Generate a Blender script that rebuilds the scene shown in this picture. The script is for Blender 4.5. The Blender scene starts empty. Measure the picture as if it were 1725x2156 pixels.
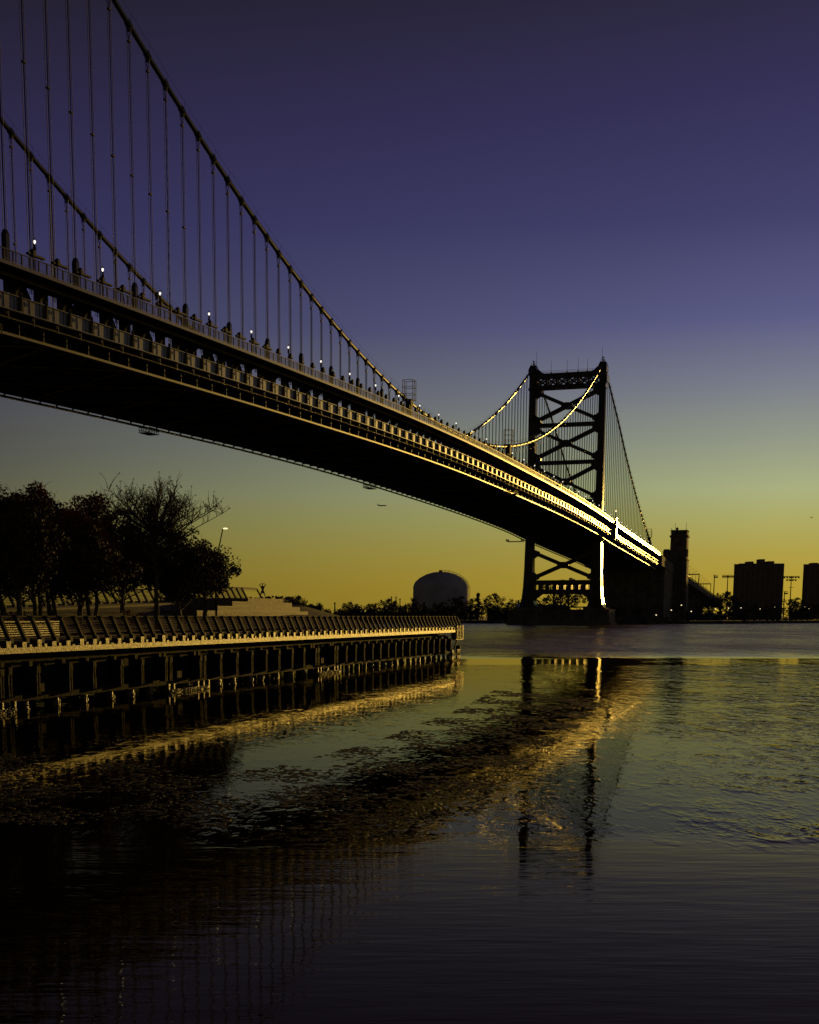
import bpy, math, random
from math import sin, cos, pi, radians, sqrt, atan2
from mathutils import Vector, Matrix
random.seed(7)
SC = bpy.context.scene
COL = SC.collection

# ------------------------------------------------------------------ camera
UW = 1725.0                       # image width in the units of the calibration
CF, CPX, CPY, CTH = 2935.84, 721.874, 1802.288, 0.170092
HC = 4.343
cam = bpy.data.cameras.new("camera")
cam.sensor_fit = 'HORIZONTAL'; cam.sensor_width = 36.0
cam.lens = CF / UW * 36.0
cam.shift_x = (UW / 2 - CPX) / UW
cam.shift_y = (CPY - 1078.1) / UW
cam.clip_start = 0.5; cam.clip_end = 30000
camo = bpy.data.objects.new("camera", cam); COL.objects.link(camo)
camo.location = (0, 0, HC); camo.rotation_euler = (pi / 2 - CTH, 0, 0)
SC.camera = camo

# ------------------------------------------------------------------ sky and sun
SUN_AZ, SUN_EL = 26.6, 3.2        # azimuth clockwise from +Y
def s2l(c):
    c /= 255.0
    return c / 12.92 if c <= 0.04045 else ((c + 0.055) / 1.055) ** 2.4
def lin(r, g, b): return (s2l(r), s2l(g), s2l(b), 1)
W_ = bpy.data.worlds.new("World"); SC.world = W_; W_.use_nodes = True
nt = W_.node_tree; nt.nodes.clear()
def N(t, tree, **kw):
    n = tree.nodes.new(t)
    for k, v in kw.items(): setattr(n, k, v)
    return n
def math_(tree, op, a, b=None, clamp=False):
    n = N('ShaderNodeMath', tree, operation=op); n.use_clamp = clamp
    for i, v in enumerate((a, b)):
        if v is None: continue
        if isinstance(v, (int, float)): n.inputs[i].default_value = v
        else: tree.links.new(v, n.inputs[i])
    return n.outputs[0]
def maprange(tree, v, a, b, c=0.0, d=1.0, smooth=False):
    n = N('ShaderNodeMapRange', tree); n.clamp = True
    if smooth: n.interpolation_type = 'SMOOTHSTEP'
    tree.links.new(v, n.inputs[0])
    for i, x in enumerate((a, b, c, d)): n.inputs[i + 1].default_value = x
    return n.outputs[0]
def ramp(tree, fac, stops, interp='LINEAR'):
    n = N('ShaderNodeValToRGB', tree); n.color_ramp.interpolation = interp
    els = n.color_ramp.elements
    while len(els) < len(stops): els.new(0.5)
    for e, (p, c) in zip(els, stops): e.position = p; e.color = c
    tree.links.new(fac, n.inputs[0]); return n.outputs[0]
def mixc(tree, fac, a, b, mode='MIX'):
    n = N('ShaderNodeMix', tree, data_type='RGBA', blend_type=mode)
    for i, v in ((0, fac), (6, a), (7, b)):
        if isinstance(v, (int, float)): n.inputs[i].default_value = v
        elif isinstance(v, tuple): n.inputs[i].default_value = v
        else: tree.links.new(v, n.inputs[i])
    return n.outputs[2]
tc = N('ShaderNodeTexCoord', nt)
sep = N('ShaderNodeSeparateXYZ', nt); nt.links.new(tc.outputs['Generated'], sep.inputs[0])
el = math_(nt, 'MULTIPLY', math_(nt, 'ARCSINE', sep.outputs[2]), 180 / pi)
az = math_(nt, 'MULTIPLY', math_(nt, 'ARCTAN2', sep.outputs[0], sep.outputs[1]), 180 / pi)
f_el = math_(nt, 'DIVIDE', math_(nt, 'ADD', el, 2.0), 92.0, True)
E_ = lambda e: (e + 2.0) / 92.0
R_ = [(-2, (60, 52, 22)), (0, (174, 146, 44)), (1.4, (175, 151, 53)), (2.5, (172, 157, 72)), (3.7, (170, 168, 100)), (4.8, (167, 174, 127)), (6.5, (146, 153, 134)),
      (8.6, (121, 125, 138)), (11, (89, 91, 133)), (14.4, (65, 64, 106)), (18, (53, 49, 89)), (22, (42, 39, 62)), (35, (28, 26, 40)), (88, (18, 17, 26))]
L_ = [(-2, (34, 27, 10)), (0, (94, 76, 26)), (1.4, (104, 90, 36)), (2.5, (106, 97, 46)), (3.7, (96, 92, 56)), (4.8, (84, 82, 66)), (6.1, (75, 75, 70)),
      (8.6, (66, 66, 75)), (11, (56, 55, 78)), (14.4, (49, 46, 84)), (18, (42, 38, 67)), (22, (33, 29, 42)), (35, (24, 21, 30)), (88, (16, 14, 20))]
cR = ramp(nt, f_el, [(E_(e), lin(*c)) for e, c in R_])
cL = ramp(nt, f_el, [(E_(e), lin(*c)) for e, c in L_])
fa = maprange(nt, az, -16, 17, 0.0, 1.0)
base = mixc(nt, fa, cL, cR)
# western sky behind the camera, kept bright as fill for camera-facing sides
daz = math_(nt, 'ABSOLUTE', math_(nt, 'SUBTRACT', az, SUN_AZ))
daz = math_(nt, 'MINIMUM', daz, math_(nt, 'SUBTRACT', 360.0, daz))
dark = maprange(nt, daz, 60, 150, 1.0, 1.15, True)  # gain on the sky towards the west, no dimming
base = mixc(nt, 1.0, base, mixc(nt, dark, (0, 0, 0, 1), (1, 1, 1, 1)), 'MULTIPLY')
sky = N('ShaderNodeTexSky', nt, sky_type='NISHITA'); sky.sun_disc = False
sky.sun_elevation = radians(SUN_EL); sky.sun_rotation = radians(SUN_AZ)
bg1 = N('ShaderNodeBackground', nt); nt.links.new(base, bg1.inputs[0]); bg1.inputs[1].default_value = 1.0
bg2 = N('ShaderNodeBackground', nt); nt.links.new(sky.outputs[0], bg2.inputs[0]); bg2.inputs[1].default_value = 0.0005
add = N('ShaderNodeAddShader', nt); nt.links.new(bg1.outputs[0], add.inputs[0]); nt.links.new(bg2.outputs[0], add.inputs[1])
wo = N('ShaderNodeOutputWorld', nt); nt.links.new(add.outputs[0], wo.inputs[0])
sl = bpy.data.lights.new("sun", 'SUN'); sl.energy = 2.3; sl.angle = radians(0.5); sl.color = (1.0, 0.60, 0.11)
so = bpy.data.objects.new("sun", sl); COL.objects.link(so)
so.rotation_euler = (radians(90 - SUN_EL), 0, radians(180 - SUN_AZ)); so.location = (300, 400, 200)
SC.view_settings.view_transform = 'Standard'; SC.view_settings.look = 'None'
SC.view_settings.exposure = 0.0; SC.view_settings.gamma = 1.0
SC.cycles.max_bounces = 5; SC.cycles.glossy_bounces = 4; SC.cycles.sample_clamp_indirect = 3.0

# ------------------------------------------------------------------ materials
MATS = {}
def mat(name, col, rough=0.6, metal=0.0, var=0.25, scale=0.5, bump=0.0, bscale=8.0, spec=0.5, emit=None, estr=1.0, col2=None, stretch=(1, 1, 1)):
    if name in MATS: return MATS[name]
    m = bpy.data.materials.new(name); m.use_nodes = True; t = m.node_tree
    b = t.nodes['Principled BSDF']
    tx = N('ShaderNodeTexCoord', t); mp = N('ShaderNodeMapping', t); mp.inputs['Scale'].default_value = stretch
    t.links.new(tx.outputs['Object'], mp.inputs[0])
    no = N('ShaderNodeTexNoise', t); no.inputs['Scale'].default_value = scale; no.inputs['Detail'].default_value = 6
    t.links.new(mp.outputs[0], no.inputs[0])
    c1 = tuple(c * (1 - var) for c in col) + (1,)
    c2 = (tuple(col2) if col2 else tuple(min(1, c * (1 + var)) for c in col)) + (1,)
    t.links.new(ramp(t, no.outputs[0], [(0.35, c1), (0.65, c2)]), b.inputs['Base Color'])
    b.inputs['Roughness'].default_value = rough; b.inputs['Metallic'].default_value = metal
    b.inputs['Specular IOR Level'].default_value = spec
    if bump:
        n2 = N('ShaderNodeTexNoise', t); n2.inputs['Scale'].default_value = bscale; n2.inputs['Detail'].default_value = 4
        t.links.new(mp.outputs[0], n2.inputs[0])
        bp = N('ShaderNodeBump', t); bp.inputs['Strength'].default_value = bump; bp.inputs['Distance'].default_value = 0.05
        t.links.new(n2.outputs[0], bp.inputs['Height']); t.links.new(bp.outputs[0], b.inputs['Normal'])
    if emit:
        b.inputs['Emission Color'].default_value = tuple(emit) + (1,); b.inputs['Emission Strength'].default_value = estr
    MATS[name] = m; return m
STEEL = mat('bridge_paint', (0.060, 0.050, 0.036), 0.30, 0.0, 0.35, 0.6, bump=0.04, bscale=3, spec=.18)
STEEL_D = mat('tower_paint', (0.034, 0.029, 0.022), 0.22, 0.0, 0.3, 0.2, spec=.13)
LEDGE = mat('rail_paint', (0.03, 0.022, 0.010), 0.36, 0, .4, .5, spec=.12)
BRACE = mat('brightened_bracing', (0.16, 0.14, 0.10), 0.8, 0, .4, .5, spec=.2)  # lighter bridge paint copy, standing in for light bounced up from the water
STEEL_SHADE = mat('shaded_steel', (0.05, 0.043, 0.032), 0.9, 0, .3, .4, spec=.12)  # bridge paint copy darkened and dulled to carry the shade of soffits and fins
ROPE = mat('rope_steel', (0.008, 0.0075, 0.007), 0.6, 0.0, 0.3, 0.5, spec=.2)
CABLE = mat('cable_wrap', (0.03, 0.026, 0.018), 0.34, 0.0, 0.3, 0.5, spec=.25)
STONE = mat('granite', (0.075, 0.062, 0.044), 0.95, 0, 0.35, 0.25, bump=0.5, bscale=1.5)
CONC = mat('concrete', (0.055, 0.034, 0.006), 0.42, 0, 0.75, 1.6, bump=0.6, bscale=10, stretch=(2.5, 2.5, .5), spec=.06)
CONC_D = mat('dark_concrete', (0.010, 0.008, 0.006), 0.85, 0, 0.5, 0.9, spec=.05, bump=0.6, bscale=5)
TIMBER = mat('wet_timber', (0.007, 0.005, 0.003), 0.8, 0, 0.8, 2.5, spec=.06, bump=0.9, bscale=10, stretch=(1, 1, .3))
WEEDY = mat('barnacled_timber', (0.04, 0.03, 0.014), 0.5, 0, 0.8, 6, bump=1.0, bscale=14)
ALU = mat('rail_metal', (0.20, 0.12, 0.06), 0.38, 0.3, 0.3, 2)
RAILP = mat('rail_post_dark', (0.016, 0.014, 0.011), 0.7, 0.0, 0.3, 2, spec=.08)
DECKM = mat('pier_paving', (0.05, 0.038, 0.024), 0.8, 0, 0.4, 1.2)
WOODS = mat('seat_planks', (0.085, 0.06, 0.022), 0.7, 0, 0.5, 5, bump=0.5, bscale=18, stretch=(.4, 1, 3))
BARK = mat('bark', (0.05, 0.035, 0.022), 0.9, 0, 0.5, 5, bump=0.6)
LEAF_G = mat('leaf_green', (0.04, 0.030, 0.012), 0.8, 0, 0.5, 0.6, spec=.15)
LEAF_R = mat('leaf_russet', (0.20, 0.040, 0.015), 0.8, 0, 0.5, 0.6, col2=(0.12, 0.035, 0.012), spec=.15)
LEAF_F = mat('far_foliage', (0.028, 0.030, 0.012), 0.8, 0, 0.5, 0.1)
BRICK = mat('dark_brick', (0.085, 0.055, 0.038), 0.85, 0, 0.3, 0.2)
GLASSD = mat('dark_glass', (0.035, 0.028, 0.022), 0.6, 0, 0.2, 0.3)
TANKM = mat('tank_paint', (0.34, 0.32, 0.28), 0.9, 0, 0.15, 0.1)
BULB = mat('lamp_glow', (1, 1, 1), 0.5, emit=(1.0, 0.93, 0.82), estr=1.2)
BULBW = mat('warm_glow', (1, 1, 1), 0.5, emit=(1.0, 0.80, 0.42), estr=1.4)
SOIL = mat('planting_soil', (0.05, 0.032, 0.018), 0.95, 0, 0.5, 1.0, bump=0.5)
EARTH = mat('bank_earth', (0.03, 0.028, 0.018), 0.95, 0, 0.5, 0.05)
ASPH = mat('asphalt', (0.05, 0.05, 0.05), 0.8, 0, 0.3, 0.5)
SKIN = mat('skin', (0.28, 0.17, 0.11), 0.6, 0, 0.1, 3)
CLOTH = mat('dark_clothes', (0.03, 0.032, 0.035), 0.8, 0, 0.2, 6)
HAIRM = mat('dark_hair', (0.02, 0.015, 0.01), 0.6, 0, 0.2, 20)
WHITE = mat('aircraft_paint', (0.3, 0.3, 0.3), 0.4, 0, 0.1, 1)
MUD = mat('river_mud', (0.03, 0.025, 0.018), 0.9)

# ------------------------------------------------------------------ helpers
class MB:
    def __init__(s): s.v = []; s.f = []
    def add(s, vs, fs):
        o = len(s.v); s.v += [tuple(v) for v in vs]; s.f += [tuple(i + o for i in f) for f in fs]; return s
    def box(s, x0, x1, y0, y1, z0, z1):
        return s.add([(x0,y0,z0),(x1,y0,z0),(x1,y1,z0),(x0,y1,z0),(x0,y0,z1),(x1,y0,z1),(x1,y1,z1),(x0,y1,z1)],
                     [(0,3,2,1),(4,5,6,7),(0,1,5,4),(1,2,6,5),(2,3,7,6),(3,0,4,7)])
    def frust(s, c0, h0, c1, h1):
        vs = [(c0[0]+a*h0[0], c0[1]+b*h0[1], c0[2]) for a, b in ((-1,-1),(1,-1),(1,1),(-1,1))] + \
             [(c1[0]+a*h1[0], c1[1]+b*h1[1], c1[2]) for a, b in ((-1,-1),(1,-1),(1,1),(-1,1))]
        return s.add(vs, [(0,3,2,1),(4,5,6,7),(0,1,5,4),(1,2,6,5),(2,3,7,6),(3,0,4,7)])
    def beam(s, p, q, w, h, up=(0,0,1)):
        p, q = Vector(p), Vector(q); d = (q - p).normalized(); u = Vector(up)
        a = d.cross(u)
        if a.length < 1e-5: a = d.cross(Vector((1,0,0)))
        a.normalize(); b = a.cross(d).normalized()
        vs = []
        for c in (p, q):
            for i, j in ((-1,-1),(1,-1),(1,1),(-1,1)): vs.append(c + a*(i*w/2) + b*(j*h/2))
        return s.add(vs, [(0,3,2,1),(4,5,6,7),(0,1,5,4),(1,2,6,5),(2,3,7,6),(3,0,4,7)])
    def tube(s, pts, r, n=6, cap=True):
        pts = [Vector(p) for p in pts]; rs = r if isinstance(r, (list, tuple)) else [r]*len(pts)
        vs = []; a = None
        for i, p in enumerate(pts):
            d = (pts[min(i+1, len(pts)-1)] - pts[max(i-1, 0)])
            if d.length < 1e-9: d = Vector((0,0,1))
            d.normalize()
            if a is None:
                a = d.cross(Vector((0,0,1)))
                if a.length < 0.05: a = d.cross(Vector((0,1,0)))
            a = (a - d*a.dot(d)); a.normalize(); b = d.cross(a)
            for k in range(n):
                t = 2*pi*k/n; vs.append(p + (a*cos(t) + b*sin(t))*rs[i])
        fs = []
        for i in range(len(pts)-1):
            for k in range(n):
                fs.append((i*n+k, i*n+(k+1)%n, (i+1)*n+(k+1)%n, (i+1)*n+k))
        if cap: fs += [tuple(range(n))[::-1], tuple((len(pts)-1)*n+k for k in range(n))]
        return s.add(vs, fs)
    def lathe(s, prof, n=24, c=(0,0), a0=0, a1=2*pi):
        vs = []; full = abs(a1-a0-2*pi) < 1e-6; m = n if full else n+1
        for r, z in prof:
            for k in range(m):
                t = a0+(a1-a0)*k/n; vs.append((c[0]+r*cos(t), c[1]+r*sin(t), z))
        fs = []
        for i in range(len(prof)-1):
            for k in range(n):
                fs.append((i*m+k, i*m+(k+1)%m, (i+1)*m+(k+1)%m, (i+1)*m+k))
        return s.add(vs, fs)
    def prism(s, poly, axis, a, b):
        """poly of 2-D points extruded between a and b along axis 'x','y' or 'z'"""
        def P(u, v, w): return {'x': (w,u,v), 'y': (u,w,v), 'z': (u,v,w)}[axis]
        n = len(poly); vs = [P(u,v,a) for u,v in poly] + [P(u,v,b) for u,v in poly]
        fs = [tuple(range(n))[::-1], tuple(range(n, 2*n))] + [(i,(i+1)%n,n+(i+1)%n,n+i) for i in range(n)]
        return s.add(vs, fs)
    def sweep(s, us, prof):
        """prof(u) -> list of (v,z); closed section swept along local x"""
        n = None; vs = []
        for u in us:
            p = prof(u); n = len(p); vs += [(u, a, b) for a, b in p]
        fs = []
        for i in range(len(us)-1):
            for k in range(n): fs.append((i*n+k, (i+1)*n+k, (i+1)*n+(k+1)%n, i*n+(k+1)%n))
        fs += [tuple(range(n)), tuple((len(us)-1)*n+k for k in range(n))[::-1]]
        return s.add(vs, fs)
    def build(s, name, m, parent=None, smooth=False):
        me = bpy.data.meshes.new(name); me.from_pydata([tuple(v) for v in s.v], [], s.f); me.update()
        me.materials.append(m)
        if smooth: me.polygons.foreach_set('use_smooth', [True]*len(me.polygons))
        o = bpy.data.objects.new(name, me); COL.objects.link(o)
        if parent: o.parent = parent
        return o
def tag(o, label=None, cat=None, group=None, kind=None):
    for k, v in (('label', label), ('category', cat), ('group', group), ('kind', kind)):
        if v: o[k] = v
    return o
def empty(name, loc=(0,0,0), rz=0.0, **kw):
    o = bpy.data.objects.new(name, None); COL.objects.link(o); o.location = loc; o.rotation_euler = (0,0,rz)
    o.empty_display_size = 0.5
    return tag(o, **kw)
def dup(o, loc, rz=None, sc=None, **kw):
    c = o.copy(); COL.objects.link(c); c.location = loc
    if rz is not None: c.rotation_euler = (0,0,rz)
    if sc is not None: c.scale = sc if isinstance(sc, tuple) else (sc,sc,sc)
    for ch in list(o.children):
        d = ch.copy(); COL.objects.link(d); d.parent = c
        for g in list(ch.children):
            e = g.copy(); COL.objects.link(e); e.parent = d
    return tag(c, **kw)
ORD = ['first','second','third','fourth','fifth','sixth','seventh','eighth','ninth','tenth','eleventh','twelfth','thirteenth','fourteenth','fifteenth','sixteenth','seventeenth','eighteenth','nineteenth','twentieth',
       'twenty-first','twenty-second','twenty-third','twenty-fourth','twenty-fifth','twenty-sixth','twenty-seventh','twenty-eighth','twenty-ninth','thirtieth']
def at(xf, yf, Y):
    """world point on the sight line of photo pixel (xf, yf) at distance Y in front of the shore"""
    x = (xf/1.449275 - CPX)/CF; u = (CPY - yf/1.449275)/CF; c, s = cos(CTH), sin(CTH)
    d = Vector((x, c+u*s, -s+u*c)); d *= Y/d.y
    return Vector((d.x, d.y, d.z+HC))
def interp(pts, x):
    """smooth cubic interpolation through (x, y) points"""
    n = len(pts)
    if x <= pts[0][0]: i = 0
    elif x >= pts[-1][0]: i = n-2
    else:
        i = max(j for j in range(n-1) if pts[j][0] <= x)
    def sl(j):
        a, b = pts[max(j-1,0)], pts[min(j+1,n-1)]; return (b[1]-a[1])/(b[0]-a[0])
    (x0,y0),(x1,y1) = pts[i], pts[i+1]; h = x1-x0; t = (x-x0)/h; m0, m1 = sl(i)*h, sl(i+1)*h
    return (2*t**3-3*t*t+1)*y0 + (t**3-2*t*t+t)*m0 + (-2*t**3+3*t*t)*y1 + (t**3-t*t)*m1

# ------------------------------------------------------------------ river and banks
def water_material():
    m = bpy.data.materials.new('river_water'); m.use_nodes = True; t = m.node_tree
    t.nodes.remove(t.nodes['Principled BSDF'])
    df = N('ShaderNodeBsdfDiffuse', t); df.inputs[0].default_value = (0.012, 0.009, 0.006, 1)
    gl = N('ShaderNodeBsdfGlossy', t)
    fr = N('ShaderNodeFresnel', t); fr.inputs[0].default_value = 1.31
    mx = N('ShaderNodeMixShader', t); t.links.new(fr.outputs[0], mx.inputs[0]); t.links.new(df.outputs[0], mx.inputs[1]); t.links.new(gl.outputs[0], mx.inputs[2])
    t.links.new(mx.outputs[0], [n for n in t.nodes if n.type == 'OUTPUT_MATERIAL'][0].inputs[0])
    g = N('ShaderNodeNewGeometry', t); sp = N('ShaderNodeSeparateXYZ', t); t.links.new(g.outputs['Position'], sp.inputs[0])
    X, Y = sp.outputs[0], sp.outputs[1]
    def noise(sx, sy, det=3, rot=0.0, dist=0.0):
        mp = N('ShaderNodeMapping', t); mp.inputs['Scale'].default_value = (sx, sy, 1); mp.inputs['Rotation'].default_value = (0,0,rot)
        t.links.new(g.outputs['Position'], mp.inputs[0])
        n = N('ShaderNodeTexNoise', t); n.inputs['Scale'].default_value = 1.0; n.inputs['Detail'].default_value = det
        n.inputs['Distortion'].default_value = dist; t.links.new(mp.outputs[0], n.inputs[0]); return n.outputs[0]
    big = noise(0.06, 0.25, 3)
    Yw = math_(t, 'ADD', Y, math_(t, 'MULTIPLY', math_(t, 'SUBTRACT', noise(0.25, 0.4, 4), 0.5), 5.0))
    near = maprange(t, Yw, 22.9, 24.8, 0, 1)                # calm slick nearest the camera, then ripples
    Yf = math_(t, 'ADD', Y, math_(t, 'MULTIPLY', math_(t, 'SUBTRACT', noise(0.03, 0.05, 3), 0.5), 8.0))
    slick = math_(t, 'MULTIPLY', maprange(t, Yf, 111, 115, 0, 1), maprange(t, Yf, 164, 150, 0, 1))
    far = maprange(t, Yf, 128, 178, 0, 1, True)                   # wind-ruffled channel
    patch = maprange(t, noise(0.10, 0.22, 3), 0.38, 0.62, 0.35, 1.0)
    shel = maprange(t, math_(t, 'SUBTRACT', X, math_(t, 'MULTIPLY', Y, 0.19)), -0.5, 5.0, 0.30, 2.0, True)
    patch = math_(t, 'MULTIPLY', patch, shel)
    h_far = math_(t, 'ADD', noise(0.5, 0.5, 4), math_(t, 'MULTIPLY', noise(0.10, 0.035, 3), 5.0))
    h_mid = noise(2.0, 0.9, 2, 0.05, 0.2); h_low = noise(0.8, 0.25, 2, 0.04, 0.3)
    h_near = noise(1.1, 7.0, 2, 0.16, 0.5)
    h_n2 = noise(0.35, 1.1, 2, -0.1)
    mid_a = math_(t, 'MULTIPLY', math_(t, 'MULTIPLY', near, patch), 0.030)
    rough_a = math_(t, 'MULTIPLY', math_(t, 'MULTIPLY', near, patch), math_(t, 'SUBTRACT', 1.0, math_(t, 'MULTIPLY', slick, 0.75)))
    # short steep wavelets separated by nearly flat water
    w1 = maprange(t, h_mid, 0.45, 0.78, 0, 1, True); w2 = maprange(t, h_low, 0.46, 0.76, 0, 1, True)
    w3 = maprange(t, noise(5.0, 2.2, 2, -0.03), 0.46, 0.78, 0, 1, True)
    hm = math_(t, 'MULTIPLY', rough_a, math_(t, 'ADD', math_(t, 'ADD', math_(t, 'MULTIPLY', w1, maprange(t, Y, 24, 34, 0.024, 0.014)), math_(t, 'MULTIPLY', w2, maprange(t, Y, 30, 110, 0.010, 0.050))), math_(t, 'MULTIPLY', w3, 0.0060)))
    hn = math_(t, 'ADD', math_(t, 'MULTIPLY', h_near, 0.0024), math_(t, 'MULTIPLY', h_n2, 0.010))
    hfar = math_(t, 'MULTIPLY', h_far, math_(t, 'MULTIPLY', far, 0.6))
    hn = math_(t, 'MULTIPLY', hn, math_(t, 'SUBTRACT', 1.0, near))
    H = math_(t, 'ADD', hm, math_(t, 'ADD', hn, hfar))
    bp = N('ShaderNodeBump', t); bp.inputs['Strength'].default_value = 1.0; bp.inputs['Distance'].default_value = 1.0
    t.links.new(H, bp.inputs['Height']); t.links.new(bp.outputs[0], gl.inputs['Normal']); t.links.new(bp.outputs[0], fr.inputs['Normal'])
    ripple_dim = math_(t, 'MULTIPLY', near, math_(t, 'SUBTRACT', 1.0, math_(t, 'MAXIMUM', slick, far)))    # gloss tint darkened on ripples, painting in their weaker reflection
    t.links.new(mixc(t, near, (0.80, 0.70, 0.37, 1), mixc(t, ripple_dim, (0.82, 0.75, 0.58, 1), (0.56, 0.53, 0.42, 1))), gl.inputs[0])  # reflection tone painted by zone into the gloss colour
    r = math_(t, 'ADD', math_(t, 'ADD', math_(t, 'MULTIPLY', near, 0.01), 0.01), math_(t, 'MULTIPLY', far, maprange(t, noise(0.05, 0.018, 5, 0.02, 0.4), 0.35, 0.65, 0.10, 0.30)))
    t.links.new(r, gl.inputs['Roughness'])
    return m
WL = 0.5
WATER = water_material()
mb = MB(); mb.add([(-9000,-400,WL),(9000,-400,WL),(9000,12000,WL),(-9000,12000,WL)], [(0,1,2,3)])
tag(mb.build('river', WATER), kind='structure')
shore = [(-9000,1400),(-1500,980),(-400,880),(0,830),(60,800),(140,765),(176,742),(215,748),(240,790),(330,880),(700,960),(9000,1700)]
mb = MB(); top = [(x,y,2.0) for x,y in shore]+[(9000,11900,6.0),(-9000,11900,6.0)]; n = len(top)
mb.add(top+[(x,y,-0.6) for x,y,_ in top], [tuple(range(n))]+[(i,n+i,n+(i+1)%n,(i+1)%n) for i in range(n)])
tag(mb.build('far_bank_ground', EARTH), kind='structure')
# rock revetment along the far waterline
rs = random.Random(3); mb = MB()
for i in range(len(shore)-1):
    (xa,ya),(xb,yb) = shore[i], shore[i+1]
    if xa < -500 or xb > 800: continue
    L = math.hypot(xb-xa, yb-ya); k = int(L/2.2)
    for j in range(k):
        q = (j+rs.random())/k; x = xa+(xb-xa)*q; y = ya+(yb-ya)*q-rs.random()*3; z = rs.uniform(-.2,1.2); r = rs.uniform(.7,1.5)
        mb.frust((x,y,-0.5),(r*1.3,r),(x+rs.uniform(-.4,.4),y+.6,z+r*.6),(r*.7,r*.5))
tag(mb.build('riprap', STONE), 'dark rock riprap along the waterline of the far river bank', 'rocks', kind='stuff')

# ------------------------------------------------------------------ the suspension bridge
PHI, D0, T0, BW = 0.3326, 103.360, 165.993, 31.728
NT = 493.48; MID = 233.0; PT = 2*MID-NT      # far tower, midspan, near tower
PAN = 17.95/3
axv = Vector((sin(PHI), cos(PHI), 0)); lfv = Vector((-cos(PHI), sin(PHI), 0))
def B(u, v, z): return axv*(u+T0) + lfv*(D0+v) + Vector((0,0,z))
BRZ = pi/2 - PHI
HPTS = [(-160,42.6),(-90,45.3),(-11,48.4),(45,50.1),(98,51.45),(163,52.7),(227,53.2),(297,52.8),(385,51.7),(465,49.7),(505,47.9),(585,45.0),(665,42.2),(760,37.9),(858,33.3),(972,28.6),(1106,23.0),(1250,17.0)]
def H(u): return interp(HPTS, u)
def cable_z(u):
    if u < PT:
        return 118 - 0.43*(PT-u) + 0.00018*(PT-u)**2
    if u <= NT: return 55.4 + 62.0*((u-MID)/(NT-MID))**2
    return interp([(NT,117.4),(517,108.6),(547,97.0),(577,84.2),(617,69.4),(655,57.2),(689,48.0),(705,44.0)], u)
def frange(a, b, st):
    n = max(1, int(round((b-a)/st))); return [a+(b-a)*i/n for i in range(n+1)]
bridge = empty('suspension_bridge', B(0,0,0), BRZ, label='long dark steel suspension bridge with two decks crossing the river', cat='bridge')
U0, U1 = -110.0, 690.0
US = frange(U0, U1, PAN)
SIDES = ((1, 0.0), (-1, BW))        # outward sign (towards -v for the near side), truss line
def rect(sgn, base, o0, o1, z0, z1):
    """section rectangle: o = metres outboard of the truss line, z relative to rail top"""
    def f(u):
        a, b = base - sgn*o0, base - sgn*o1; h = H(u)
        return [(a,h+z0),(b,h+z0),(b,h+z1),(a,h+z1)] if sgn > 0 else [(b,h+z0),(a,h+z0),(a,h+z1),(b,h+z1)]
    return f
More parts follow.
